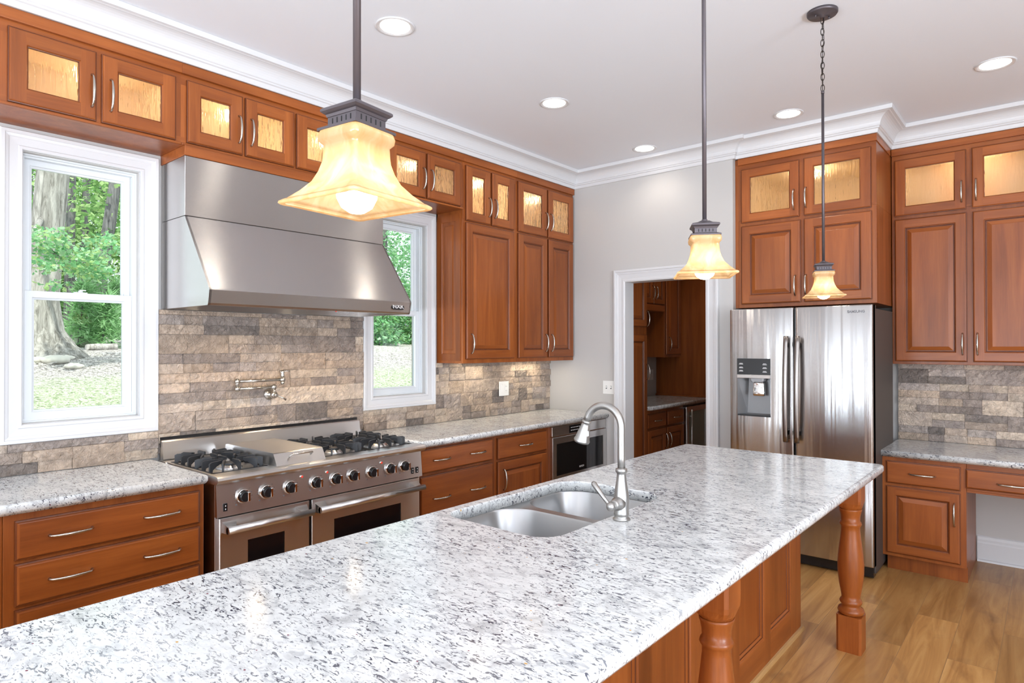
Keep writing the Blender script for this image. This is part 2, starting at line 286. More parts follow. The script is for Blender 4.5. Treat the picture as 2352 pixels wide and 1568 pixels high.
# ------------------------------------------------------------------ mesh helpers
class MB:
    """collects shapes into one mesh; zo is the height of the thing's base, taken off every z"""
    def __init__(s, zo=0.0, off=None):
        s.bm = bmesh.new(); s.o = Vector(off) if off else Vector((0, 0, zo))
    def v(s, p): return s.bm.verts.new(Vector(p) - s.o)
    def f(s, vs, mi=0, sm=False):
        try:
            fc = s.bm.faces.new(vs); fc.material_index = mi; fc.smooth = sm; return fc
        except ValueError: return None
    def box(s, x0, x1, y0, y1, z0, z1, mi=0, bev=0.0):
        x0, x1 = sorted((x0, x1)); y0, y1 = sorted((y0, y1)); z0, z1 = sorted((z0, z1))
        vs = [s.v((x, y, z)) for x in (x0, x1) for y in (y0, y1) for z in (z0, z1)]
        fs = [(0, 1, 3, 2), (4, 6, 7, 5), (0, 4, 5, 1), (2, 3, 7, 6), (0, 2, 6, 4), (1, 5, 7, 3)]
        ff = [s.f([vs[i] for i in q], mi) for q in fs]
        if bev:
            es = list({e for f in ff for e in f.edges})
            r = bmesh.ops.bevel(s.bm, geom=es, offset=bev, segments=2, affect='EDGES', profile=0.5)
            for f in r['faces']: f.material_index = mi
        return vs
    def quadbox(s, pts8, mi=0):
        vs = [s.v(p) for p in pts8]
        for q in ((3, 2, 1, 0), (4, 5, 6, 7), (0, 1, 5, 4), (1, 2, 6, 5), (2, 3, 7, 6), (3, 0, 4, 7)): s.f([vs[i] for i in q], mi)
    def loft(s, loops, closed=True, cap0=False, cap1=False, mi=0, sm=False, flip=False):
        vl = [[s.v(p) for p in lp] for lp in loops]
        n = len(vl[0])
        for a, b in zip(vl, vl[1:]):
            for i in range(n if closed else n - 1):
                j = (i + 1) % n; q = [a[i], a[j], b[j], b[i]]
                s.f(q[::-1] if flip else q, mi, sm)
        if cap0: s.f(vl[0] if flip else vl[0][::-1], mi)
        if cap1: s.f(vl[-1][::-1] if flip else vl[-1], mi)
        return vl
    def lathe(s, prof, c=(0, 0), n=24, mi=0, sm=True, axis='z', cap0=True, cap1=True):
        loops = []
        for r, h in prof:
            lp = []
            for i in range(n):
                a = 2 * PI * i / n; x, y = r * math.cos(a), r * math.sin(a)
                lp.append({'z': (c[0] + x, c[1] + y, h), 'y': (c[0] + x, h, c[1] - y), 'x': (h, c[0] + x, c[1] + y)}[axis])
            loops.append(lp)
        return s.loft(loops, True, cap0, cap1, mi, sm)
    def tube(s, pts, r, n=10, mi=0, sm=True, cap=True, flat=1.0):
        pts = [Vector(p) for p in pts]; rs = r if isinstance(r, (list, tuple)) else [r] * len(pts)
        loops = []; nrm = None
        for i, p in enumerate(pts):
            t = (pts[min(i + 1, len(pts) - 1)] - pts[max(i - 1, 0)]).normalized()
            if nrm is None:
                nrm = t.cross(Vector((0, 0, 1)));
                if nrm.length < 0.05: nrm = t.cross(Vector((1, 0, 0)))
            nrm = (nrm - t * nrm.dot(t)).normalized(); bn = t.cross(nrm)
            loops.append([p + (nrm * math.cos(2 * PI * k / n) + bn * math.sin(2 * PI * k / n) * flat) * rs[i] for k in range(n)])
        return s.loft(loops, True, cap, cap, mi, sm)
    def sphere(s, c, r, mi=0, n=16, m=10, sz=1.0):
        prof = [(max(1e-4, r * math.sin(PI * k / m)), c[2] - sz * r * math.cos(PI * k / m)) for k in range(m + 1)]
        s.lathe(prof, (c[0], c[1]), n, mi)
    def poly_prism(s, poly, a0, a1, axis='y', mi=0):
        def P(u, v, a): return {'y': (u, a, v), 'x': (a, u, v), 'z': (u, v, a)}[axis]
        A = [s.v(P(u, v, a0)) for u, v in poly]; B = [s.v(P(u, v, a1)) for u, v in poly]
        s.f(A, mi); s.f(B[::-1], mi)
        n = len(poly)
        for i in range(n): s.f([A[(i + 1) % n], A[i], B[i], B[(i + 1) % n]], mi)
    def build(s, name, mats, parent=None, loc=None, fix=True, weld=False):
        if weld: bmesh.ops.remove_doubles(s.bm, verts=s.bm.verts, dist=1e-5)
        if fix: bmesh.ops.recalc_face_normals(s.bm, faces=s.bm.faces)
        me = bpy.data.meshes.new(name); s.bm.to_mesh(me); s.bm.free()
        for m in (mats if isinstance(mats, (list, tuple)) else [mats]): me.materials.append(m)
        o = bpy.data.objects.new(name, me); C.objects.link(o)
        if parent: o.parent = parent
        if loc: o.location = loc
        return o

def thing(name, label, cat, loc=(0, 0, 0), rz=0.0, group=None):
    o = bpy.data.objects.new(name, None); C.objects.link(o); o.location = loc; o.rotation_euler = (0, 0, rz)
    o.empty_display_size = 0.05
    return tag(o, label, cat, group)
def tag(o, label, cat, group=None):
    o['label'] = label; o['category'] = cat
    if group: o['group'] = group
    return o
def struct(o): o['kind'] = 'structure'; return o
def share(name, me, parent, loc=(0, 0, 0), rot=(0, 0, 0)):
    o = bpy.data.objects.new(name, me); C.objects.link(o); o.parent = parent; o.location = loc; o.rotation_euler = rot; return o
def dup(root, loc, rz=0.0, label=None):
    r = root.copy(); C.objects.link(r); r.location = loc; r.rotation_euler = (0, 0, rz)
    if label: r['label'] = label
    def rec(a, b):
        for ch in a.children:
            c = ch.copy(); C.objects.link(c); c.parent = b; c.matrix_parent_inverse = ch.matrix_parent_inverse.copy(); rec(ch, c)
    rec(root, r); return r
def text(name, s, size, mat, parent, loc, rot, ext=0.0006, bold=0.0, sx=1.0):
    cu = bpy.data.curves.new(name, 'FONT'); cu.body = s; cu.size = size; cu.extrude = ext; cu.align_x = 'CENTER'; cu.align_y = 'CENTER'; cu.offset = bold
    t = bpy.data.objects.new(name, cu); C.objects.link(t)
    dg = bpy.context.evaluated_depsgraph_get(); me = bpy.data.meshes.new_from_object(t.evaluated_get(dg)); bpy.data.objects.remove(t); bpy.data.curves.remove(cu)
    me.materials.clear(); me.materials.append(mat)
    o = share(name, me, parent, loc, rot); o.scale = (sx, 1, 1); return o
def rrect(x0, x1, y0, y1, r, n=6):
    """rounded rectangle, counter-clockwise; r one radius or four (x0y0, x1y0, x1y1, x0y1)"""
    rr = r if isinstance(r, (list, tuple)) else [r] * 4; out = []
    for (cx, cy, a), q in zip(((x0 + rr[0], y0 + rr[0], 180), (x1 - rr[1], y0 + rr[1], 270), (x1 - rr[2], y1 - rr[2], 0), (x0 + rr[3], y1 - rr[3], 90)), rr):
        for k in range(n + 1):
            t = R(a + 90.0 * k / n); out.append((cx + q * math.cos(t), cy + q * math.sin(t)))
    return out
def arc_pull(L, proj):
    """arched bar pull along x, standing off towards -y"""
    b = MB(); pts = []
    pts.append((-L / 2, 0, 0)); N = 12
    for k in range(N + 1):
        u = -1 + 2 * k / N; pts.append((u * L / 2, -0.010 - (proj - 0.010) * (1 - u * u) ** 0.6, 0))
    pts.append((L / 2, 0, 0))
    rs = [0.0065] + [0.0045 + 0.0022 * (1 - abs(-1 + 2 * k / N)) for k in range(N + 1)] + [0.0065]
    b.tube(pts, rs, 8)
    bmesh.ops.recalc_face_normals(b.bm, faces=b.bm.faces)
    me = bpy.data.meshes.new('handle'); b.bm.to_mesh(me); b.bm.free(); me.materials.append(NICKEL); return me
PULL = arc_pull(0.142, 0.032)

# ------------------------------------------------------------------ cabinet parts (local: front faces -y, x to the right, z absolute)
def rect(x0, x1, z0, z1, i, y): return [(x0 + i, y, z0 + i), (x1 - i, y, z0 + i), (x1 - i, y, z1 - i), (x0 + i, y, z1 - i)]
def frame_ring(b, a, c, y, mats=(0, 1)):
    """flat frame between two nested rectangles a (outer) and c (inner) with butt joints: stiles full height"""
    (ax0, ax1, az0, az1), (cx0, cx1, cz0, cz1) = a, c
    for q, m in (((ax0, cx0, az0, az1), mats[0]), ((cx1, ax1, az0, az1), mats[0]), ((cx0, cx1, az0, cz0), mats[1]), ((cx0, cx1, cz1, az1), mats[1])):
        x0, x1, z0, z1 = q; b.f([b.v((x0, y, z0)), b.v((x1, y, z0)), b.v((x1, y, z1)), b.v((x0, y, z1))], m)
def ringloft(b, x0, x1, z0, z1, steps, cap=None, glaze=()):
    """nested rectangles (inset, y); left/right faces use the upright grain, top/bottom the level grain"""
    vl = [[b.v(p) for p in rect(x0, x1, z0, z1, i, y)] for i, y in steps]
    for n_, (a, c) in enumerate(zip(vl, vl[1:])):
        for k in range(4):
            j = (k + 1) % 4; b.f([a[k], a[j], c[j], c[k]], 2 if n_ in glaze else 1 if k in (0, 2) else 0)
    if cap is not None: b.f(vl[-1], cap)
def door(t, x0, x1, z0, z1, kind='raised', pull=None, y=0.0, sw=0.062, name='door', rail=None):
    zo = t.location.z if t.type == 'EMPTY' else 0
    b = MB(zo); F = y - 0.019
    if kind == 'slab':
        ringloft(b, x0, x1, z0, z1, [(0, y), (0, F + 0.007), (0.006, F + 0.0055), (0.008, F + 0.001), (0.012, F), (0.014, F)], cap=1, glaze=(0, 1))
    else:
        ringloft(b, x0, x1, z0, z1, [(0, y), (0, F + 0.007), (0.004, F + 0.006), (0.006, F + 0.002), (0.010, F)], glaze=(0, 1))
        frame_ring(b, (x0 + 0.010, x1 - 0.010, z0 + 0.010, z1 - 0.010), (x0 + sw, x1 - sw, z0 + sw, z1 - sw), F)
        if kind == 'raised':
            ringloft(b, x0, x1, z0, z1, [(sw, F), (sw + 0.004, F + 0.005), (sw + 0.008, F + 0.006), (sw + 0.011, F + 0.011), (sw + 0.016, F + 0.011), (sw + 0.040, F + 0.003), (sw + 0.042, F + 0.002)], cap=0, glaze=(1, 2, 3))
        elif kind == 'flat':
            ringloft(b, x0, x1, z0, z1, [(sw, F), (sw + 0.004, F + 0.006), (sw + 0.012, F + 0.008), (sw + 0.014, F + 0.012)], cap=0, glaze=(1,))
        else:
            ringloft(b, x0, x1, z0, z1, [(sw, F), (sw + 0.004, F + 0.005), (sw + 0.007, F + 0.006), (sw + 0.007, y), (0, y)], glaze=(1, 2))
    d = b.build(name, [WV, WH, GLAZE], t)
    if kind == 'glass':
        g = MB(zo); g.box(x0 + sw + 0.003, x1 - sw - 0.003, F + 0.009, F + 0.013, z0 + sw + 0.003, z1 - sw - 0.003); p = g.build('glass_pane', RAIN, d); p['label'] = 'rippled rain glass pane'
    for q in (pull or []):
        px, pz, vert = q
        share('handle', PULL, d, (px, F, pz - zo), (0, R(90), 0) if vert else (0, 0, 0))
    return d
def carcass(t, W, D, z0, z1, glass=None, panels=None, toe=False, name='body'):
    """closed box with a face frame; glass = list of (x0,x1,z0,z1) hollow lit bays behind glass doors"""
    zo = t.location.z; b = MB(zo)
    if not glass:
        b.box(0, W, 0.0, D, z0, z1, 0, 0.002)
    else:
        gz0 = min(g[2] for g in glass); gz1 = max(g[3] for g in glass)
        if gz0 - z0 > 0.1: b.box(0, W, 0, D, z0, gz0 - 0.012, 0, 0.002)
        zb = gz0 - 0.012 if gz0 - z0 > 0.1 else z0
        b.box(0, W, 0.019, D, zb, gz0); b.box(0, W, 0.019, D, gz1, z1); b.box(0, W, D - 0.012, D, gz0, gz1)
        xs = [0] + [e for g in glass for e in (g[0], g[1])] + [W]
        for k in range(0, len(xs), 2): b.box(xs[k], xs[k + 1], 0.0, D, gz0, gz1)
        b.box(0, W, 0, 0.019, zb, gz0, 1); b.box(0, W, 0, 0.019, gz1, z1, 1)
        for m_ in (panels or []): b.box(m_ - 0.026, m_ + 0.026, 0.0, 0.019, gz0, gz1)
        for g in glass:
            x0, x1, a, c = g; e = 0.001
            p = [(x0 + e, 0.02, a + e), (x1 - e, 0.02, a + e), (x1 - e, 0.02, c - e), (x0 + e, 0.02, c - e)]; q = [(x, D - 0.013, z) for x, _, z in p]
            b.loft([p, q], True, False, True, 2)
    o = b.build(name, [WV, WH, MAPLE], t, fix=False)
    bm = bmesh.new(); bm.from_mesh(o.data); bmesh.ops.recalc_face_normals(bm, faces=bm.faces); bm.to_mesh(o.data); bm.free()
    return o
def puck(t, x, y, z, energy=None):
    zo = t.location.z; b = MB(zo); b.lathe([(0.034, z), (0.034, z - 0.010), (0.030, z - 0.013)], (x, y), 20); p = b.build('puck_light', CHROME, t)
    b = MB(zo); b.lathe([(0.026, z - 0.013), (0.024, z - 0.015)], (x, y), 20); b.build('lens', PUCK, p)
    lamp('puck_lamp', 'POINT', energy or PUCK_W, WARM, (x, y, z - 0.045 - zo), parent=t, shadow_soft_size=0.02)
def side_panel(t, y0, y1, z0, z1, x=0.0, sgn=-1):
    """raised panel on a cabinet end facing sgn*x"""
    zo = t.location.z; b = MB(zo); sw = 0.05
    def lp(i, d): return [(x + sgn * d, y0 + i, z0 + i), (x + sgn * d, y1 - i, z0 + i), (x + sgn * d, y1 - i, z1 - i), (x + sgn * d, y0 + i, z1 - i)]
    b.loft([lp(0, 0), lp(0, 0.004), lp(sw, 0.004), lp(sw + 0.004, -0.001), lp(sw + 0.010, -0.003), lp(sw + 0.014, -0.003), lp(sw + 0.036, 0.003)], True, False, True, 0)
    return b.build('end_panel', WV, t)

# ------------------------------------------------------------------ room shell
ZC = 3.035
def wall_grid(name, axis, a, thick, us, zs, holes, mat):
    """wall slab perpendicular to axis at a..a+thick, cells of us x zs minus holes (index pairs)"""
    b = MB()
    for i in range(len(us) - 1):
        for j in range(len(zs) - 1):
            if (i, j) in holes: continue
            lo, hi = sorted((a, a + thick))
            if axis == 'x': b.box(lo, hi, us[i], us[i + 1], zs[j], zs[j + 1])
            else: b.box(us[i], us[i + 1], lo, hi, zs[j], zs[j + 1])
    return struct(b.build(name, mat))
b = MB(); b.box(-0.15, 7.6, -9.6, 3.2, -0.1, 0.0); struct(b.build('floor', FLOOR))
b = MB(); b.box(-0.35, 7.8, -9.8, 3.4, ZC, ZC + 0.15); struct(b.build('ceiling', CEIL))
W1 = (-3.972, -3.478); W2 = (-2.020, -1.526); WZ = (1.145, 2.385)
wall_grid('wall_left', 'x', 0.0, -0.15, [-9.6, W1[0], W1[1], W2[0], W2[1], 3.2], [0, WZ[0], WZ[1], ZC], {(1, 1), (3, 1)}, WALL)
DX = (0.815, 1.531); DH = 2.035
wall_grid('wall_back', 'y', 0.0, 0.13, [0, DX[0], DX[1], 1.739], [0, DH, ZC], {(1, 0)}, WALL)
b = MB(); b.box(1.625, 1.739, 0.1301, 2.98, 0, ZC); struct(b.build('wall_pantry_right', WALL))
b = MB(); b.box(0.001, 1.624, 2.85, 2.98, 0, ZC); struct(b.build('wall_pantry_back', WALL))
YK = 0.766
b = MB(); b.box(1.7395, 7.55, YK, YK + 0.13, 0, ZC); struct(b.build('wall_desk', WALL))
wall_grid('wall_right', 'x', 7.45, 0.15, [-9.6, -7.35, -5.85, -4.5, -3.0, YK], [0, 0.55, 2.55, ZC], {(1, 1), (3, 1)}, WALL)
wall_grid('wall_front', 'y', -9.45, -0.15, [0, 0.15, 1.65, 2.35, 3.85, 4.55, 6.05, 7.45], [0, 0.55, 2.55, ZC], {(1, 1), (3, 1), (5, 1)}, WALL)

for n_, xw in enumerate((0.9, 3.1, 5.3)):
    b = MB()
    for dx in (-0.72, -0.29, 0.29, 0.72): b.box(xw + dx - 0.03, xw + dx + 0.03, -9.52, -9.46, 0.56, 2.54)  # unseen bars added to go with the split daylight that streaks the refrigerator
    for z in (0.58, 1.55, 2.52): b.box(xw - 0.745, xw + 0.745, -9.515, -9.465, z - 0.02, z + 0.02)
    struct(b.build('window_%d' % (n_ + 3), WHITE))

# crown moulding swept along the cabinet fronts and the walls
XU, YF = 0.299, 0.030
crown_path = [(XU, -9.4), (XU, 0.0), (1.745, 0.0), (1.745, YF), (2.686, YF), (2.686, 0.521), (7.44, 0.521)]
prof = [(0.0, 2.898), (0.010, 2.898), (0.013, 2.906), (0.016, 2.922), (0.024, 2.926), (0.024, 2.934), (0.030, 2.938)]
for k in range(1, 9):
    a = R(90 * k / 8); prof.append((0.030 + 0.062 * (1 - math.cos(a)), 2.938 + 0.066 * math.sin(a)))
prof += [(0.096, 3.006), (0.112, 3.008), (0.114, ZC - 0.001), (0.0, ZC - 0.001)]
loops = []
for i, p in enumerate(crown_path):
    p = Vector((p[0], p[1])); ds = []
    if i > 0: ds.append((p - Vector(crown_path[i - 1])).normalized())
    if i < len(crown_path) - 1: ds.append((Vector(crown_path[i + 1]) - p).normalized())
    ns = [Vector((d.y, -d.x)) for d in ds]
    m = ns[0] if len(ns) == 1 else (ns[0] + ns[1]) / (1 + ns[0].dot(ns[1]))
    loops.append([(p.x + m.x * q, p.y + m.y * q, z) for q, z in prof])
b = MB(); b.loft(loops, True, True, True); struct(b.build('trim_1', WHITE))

# window: casing, frame, two sashes, panes (local: x = world y offset, y = depth outwards, facing the room at -y)
def window(nm, y0, y1):
    t = bpy.data.objects.new(nm, None); C.objects.link(t); t.location = (0, y0, 0); t.rotation_euler = (0, 0, R(90)); struct(t)
    W = y1 - y0; Z0, Z1 = 1.058, 2.472; cw = 0.084
    b = MB()
    ringloft(b, 0, W, Z0, Z1, [(0, 0.0), (0, -0.026), (0.003, -0.030), (0.016, -0.030), (0.019, -0.024), (0.030, -0.022), (0.034, -0.019), (0.066, -0.017), (0.070, -0.021), (0.080, -0.021), (cw, -0.017), (cw, 0.062)])
    struct(b.build('casing', WHITE, t))
    b = MB(); i0 = cw
    ringloft(b, 0, W, Z0, Z1, [(i0, 0.030), (i0 + 0.010, 0.030), (i0 + 0.010, 0.044), (i0 + 0.018, 0.044), (i0 + 0.018, 0.105), (i0, 0.105)])
    struct(b.build('frame', VINYL, t))
    x0, x1, z0, z1 = i0 + 0.018, W - i0 - 0.018, Z0 + i0 + 0.018, Z1 - i0 - 0.018; zm = 1.735
    for nm2, y, a, c, s in (('upper_sash', 0.076, zm - 0.018, z1, 0.036), ('lower_sash', 0.046, z0, zm + 0.020, 0.040)):
        b = MB(); ringloft(b, x0 + .001, x1 - .001, a, c, [(0, y + 0.026), (0, y), (s - 0.010, y), (s - 0.008, y + 0.006), (s, y + 0.010), (s, y + 0.026), (0, y + 0.026)]); so = struct(b.build(nm2, VINYL, t))
        b = MB(); b.box(x0 + s - 0.003, x1 - s + 0.003, y + 0.014, y + 0.018, a + s - 0.003, c - s + 0.003); struct(b.build('glass', PANE, so))
        if nm2 == 'lower_sash':
            b = MB(); xm = (x0 + x1) / 2; b.box(xm - 0.028, xm + 0.028, y - 0.002, y + 0.016, c, c + 0.005, 0, 0.002); b.lathe([(0.010, c + 0.005), (0.010, c + 0.012)], (xm, y + 0.008), 12); b.box(xm - 0.004, xm + 0.022, y + 0.002, y + 0.010, c + 0.012, c + 0.017); struct(b.build('sash_lock', VINYL, so))
    return t
window('window_1', -4.046, -3.390); window('window_2', -2.096, -1.440)

# doorway casing and jambs
b = MB(); cw = 0.100
def casing_loop(i, y):
    return [(DX[0] - cw + i, y, 0.0), (DX[0] - cw + i, y, DH + cw - i), (DX[1] + cw - i, y, DH + cw - i), (DX[1] + cw - i, y, 0.0)]
b.loft([casing_loop(i, y) for i, y in ((0, 0), (0, -0.026), (0.004, -0.030), (0.018, -0.030), (0.022, -0.023), (0.036, -0.021), (0.042, -0.018), (0.074, -0.015), (0.080, -0.018), (0.094, -0.018), (cw + 0.001, -0.014), (cw + 0.004, -0.012), (cw + 0.004, 0.1299))], False)
struct(b.build('door_1', WHITE))
# baseboards
b = MB(); prof2 = [(0.0, 0), (0.016, 0), (0.016, 0.125), (0.012, 0.135), (0.012, 0.150), (0.007, 0.168), (0.0, 0.175)]
b.poly_prism([(YK - d, z) for d, z in prof2], 3.16, 7.44, 'x'); b.poly_prism([(YK - 0.016 - d, z) for d, z in ((0, 0), (0.014, 0), (0.010, 0.012), (0, 0.016))], 3.16, 7.44, 'x')
struct(b.build('baseboard_back', WHITE))
b = MB(); b.box(1.6315, 1.738, -0.016, -0.0005, 0, 0.17, 0, 0.003); struct(b.build('baseboard_door', WHITE))

# ------------------------------------------------------------------ stone backsplashes
def stone_panel(name, label, axis, base, u0, u1, z0, z1, sizes, holes=(), lite=1.0, seed=1):
    rnd = random.Random(seed); b = MB(); col = b.bm.loops.layers.float_color.new('Col')
    pal = [(0.46, 0.40, 0.34), (0.40, 0.345, 0.29), (0.34, 0.30, 0.265), (0.26, 0.235, 0.22), (0.20, 0.185, 0.175), (0.50, 0.45, 0.385), (0.37, 0.345, 0.33), (0.30, 0.275, 0.26), (0.43, 0.385, 0.34)]
    wts = [4, 4, 3, 3, 2, 4, 3, 3, 4]
    bricks = []; z = z0
    while z < z1 - 0.004:
        h = 0.052 if z + 0.104 + 0.01 < z1 else min(0.052, z1 - z)
        u = u0; rowtall = []
        # one band of two courses where tall stones span both
        two = z + 0.104 <= z1 + 1e-6
        while u < u1 - 0.004:
            L = rnd.choice(sizes) * rnd.uniform(0.8, 1.15)
            if u + L > u1 - 0.06: L = u1 - u
            if two and rnd.random() < 0.30: bricks.append((u, u + L, z, z + 0.104))
            elif two:
                a = u
                for zz in (z, z + 0.052):
                    a = u
                    k = rnd.choice((1, 1, 2)) if L > 0.18 else 1; cut = sorted([u, u + L] + ([u + L * rnd.uniform(0.35, 0.65)] if k == 2 else []))
                    for p, q in zip(cut, cut[1:]): bricks.append((p, q, zz, zz + 0.052))
            else: bricks.append((u, u + L, z, z + h))
            u += L
        z += 0.104 if two else h
    for (a, c, za, zb) in bricks:
        cut = False
        for (ha, hc, hz0, hz1) in holes:
            if a < hc and c > ha and za < hz1 and zb > hz0:
                cut = True
                if a < ha - 0.01: bricks.append((a, ha, za, zb))
                if c > hc + 0.01: bricks.append((hc, c, za, zb))
                if za < hz0 - 0.006: bricks.append((max(a, ha), min(c, hc), za, hz0))
                if zb > hz1 + 0.006: bricks.append((max(a, ha), min(c, hc), hz1, zb))
        if cut: continue
        d = rnd.uniform(0.016, 0.030); g = 0.0007; rough = rnd.choice((0.0012, 0.003, 0.0045))
        cc = Vector(rnd.choices(pal, wts)[0]) * rnd.uniform(0.95, 1.25); cc.x *= 1.12; cc.y *= 1.03; cc.z *= 0.96; cc *= lite
        nu = max(2, int((c - a) / 0.018)); nz = max(2, int((zb - za) / 0.014))
        grid = []
        for j in range(nz + 1):
            row = []
            for i in range(nu + 1):
                u = a + g + (c - a - 2 * g) * i / nu; zz = za + g + (zb - za - 2 * g) * j / nz; e = (i in (0, nu)) or (j in (0, nz))
                dd = d + rnd.uniform(-rough, rough) - (0.0025 if e else 0)
                P = (dd, u, zz) if axis == 'x' else (u, -dd, zz)
                if axis == 'x': P = (base + dd, u, zz)
                else: P = (u, base - dd, zz)
                row.append(b.v(P))
            grid.append(row)
        fs = []
        for j in range(nz):
            for i in range(nu):
                q = [grid[j][i], grid[j][i + 1], grid[j + 1][i + 1], grid[j + 1][i]]
                fs.append(b.f(q, 0, False))
        border = [grid[0][i] for i in range(nu + 1)] + [grid[j][nu] for j in range(1, nz + 1)] + [grid[nz][i] for i in range(nu - 1, -1, -1)] + [grid[j][0] for j in range(nz - 1, 0, -1)]
        bk = []
        for vv in border:
            p = vv.co + b.o; bk.append(b.v((base + 0.001, p.y, p.z) if axis == 'x' else (p.x, base - 0.001, p.z)))
        n = len(border)
        for i in range(n): fs.append(b.f([border[(i + 1) % n], border[i], bk[i], bk[(i + 1) % n]]))
        for f in fs:
            if f:
                for lp in f.loops: lp[col] = (*cc, 1)
    o = b.build(name, STONE)
    return tag(o, label, 'backsplash')
SZ = (0.14, 0.2, 0.28, 0.36)
stone_panel('stone_backsplash', 'tan and grey ledgestone panel behind the range, under the steel hood', 'x', 0, -3.388, -2.098, 0.935, 1.688, SZ, seed=5)
stone_panel('stone_backsplash', 'low grey ledgestone strip under the window beside the drawer stack', 'x', 0, -5.2, -3.389, 0.916, 1.057, (0.25, 0.35, 0.45), seed=9)
stone_panel('stone_backsplash', 'ledgestone wall under the tall cabinets, holding the white outlet', 'x', 0, -2.097, -0.001, 0.916, 1.366, (0.07, 0.11, 0.16, 0.22), holes=[(-2.2, -1.441, 1.058, 1.4)], seed=12)
stone_panel('stone_backsplash', 'grey ledgestone panel above the desk counter, right of the refrigerator', 'y', YK, 2.69, 4.3, 0.803, 1.364, (0.2, 0.28, 0.4), lite=1.3, seed=21)

# ------------------------------------------------------------------ range wall upper cabinets
XF = 0.280                    # face-frame plane of the uppers
def upper(y0, y1, z0, label, **kw):
    return thing('wall_cabinet', label, 'cabinet', (XF, y0, z0), R(90), 'cherry wall cabinets along the range wall')
def frieze(t, W, z1=2.897):
    b = MB(t.location.z); b.box(0, W, -0.019, 0.0, 2.847, z1, 1, 0.002); b.build('frieze_board', [WV, WH], t)
def light_rail(t, W, z):
    b = MB(t.location.z); b.box(0, W, -0.012, 0.0, z, z + 0.012, 1, 0.004); b.build('bottom_moulding', [WV, WH], t)
ZG0, ZG1 = 2.510, 2.822
UD = XF - 0.001
# over window 1
t = upper(-4.145, -3.385, 2.494, 'short two-door glass cabinet above the large window'); W = 0.760
carcass(t, W, UD, 2.494, 2.897, [(0.110, W - 0.06, 2.535, 2.795)], [0.402])
door(t, 0.072, 0.392, ZG0, ZG1, 'glass', [(0.372, 2.64, True)]); door(t, 0.412, 0.733, ZG0, ZG1, 'glass', [(0.447, 2.64, True)])
frieze(t, W); light_rail(t, W, 2.494); puck(t, 0.402, 0.15, 2.7945)
# over the hood
t = upper(-3.385, -2.130, 2.444, 'four-door glass cabinet running above the range hood'); W = 1.255
carcass(t, W, UD, 2.494, 2.897, [(0.06, 0.577, 2.535, 2.795), (0.66, W - 0.08, 2.535, 2.795)], [0.319, 0.921])
for k in range(4):
    x = 0.025 + 0.301 * k; door(t, x, x + 0.286, ZG0, ZG1, 'glass', [(x + (0.262 if k % 2 == 0 else 0.028), 2.64, True)])
frieze(t, W); light_rail(t, W, 2.494)
b = MB(2.444); b.box(0.012, 1.240, -0.018, UD, 2.445, 2.494, 1, 0.002); b.build('valance', [WV, WH], t)
puck(t, 0.319, 0.15, 2.7945); puck(t, 0.921, 0.15, 2.7945)
# over window 2
t = upper(-2.130, -1.411, 2.494, 'short two-door glass cabinet above the narrow window beside the hood'); W = 0.719
carcass(t, W, UD, 2.494, 2.897, [(0.06, W - 0.06, 2.535, 2.795)], [0.358])
door(t, 0.028, 0.350, ZG0, ZG1, 'glass', [(0.322, 2.64, True)]); door(t, 0.366, 0.690, ZG0, ZG1, 'glass', [(0.394, 2.64, True)])
frieze(t, W); light_rail(t, W, 2.494); puck(t, 0.358, 0.15, 2.7945)
# tall cabinets right of window 2
t = upper(-1.410, -0.806, 1.366, 'tall cabinet with one wide raised-panel door under two glass doors'); W = 0.604
carcass(t, W, UD, 1.366, 2.897, [(0.055, W - 0.055, 2.445, 2.795)], [0.30])
door(t, 0.025, 0.291, 2.418, 2.825, 'glass', [(0.266, 2.55, True)]); door(t, 0.308, 0.572, 2.418, 2.825, 'glass', [(0.334, 2.55, True)])
door(t, 0.025, 0.572, 1.397, 2.405, 'raised', [(0.072, 1.512, True)])
frieze(t, W); side_panel(t, 0.02, UD - 0.012, 1.385, 2.470); puck(t, 0.30, 0.15, 2.7945)
t = upper(-0.806, -0.004, 1.366, 'tall cabinet with paired raised-panel doors in the room corner'); W = 0.800
carcass(t, W, UD, 1.366, 2.897, [(0.055, W - 0.055, 2.445, 2.795)], [0.409])
door(t, 0.018, 0.400, 2.418, 2.825, 'glass', [(0.374, 2.55, True)]); door(t, 0.418, 0.789, 2.418, 2.825, 'glass', [(0.444, 2.55, True)])
door(t, 0.018, 0.402, 1.397, 2.405, 'raised', [(0.370, 1.52, True)]); door(t, 0.422, 0.786, 1.397, 2.405, 'raised', [(0.452, 1.52, True)])
frieze(t, W); puck(t, 0.40, 0.15, 2.7945)
# under-cabinet lighting
for y in (-1.10, -0.40):
    o = tag(thing('under_cabinet_light', '', 'light', (0.13, y, 1.366)), 'slim lit strip under the %s' % ('wide-door tall cabinet' if y < -0.8 else 'corner tall cabinet'), 'light', 'strips under the tall cabinets')
    b = MB(1.366); b.box(-0.02, 0.02, -0.2, 0.2, 1.362, 1.3658); b.build('housing', WHITE, o)
    b = MB(1.366); b.box(-0.014, 0.014, -0.19, 0.19, 1.3612, 1.3619); b.build('lens', STRIP, o)
    lamp('under_cabinet_lamp', 'AREA', UNDER_W, (1, 0.86, 0.62), (0, 0, -0.008), (0, 0, 0), parent=o, shape='RECTANGLE', size=0.03, size_y=0.4)

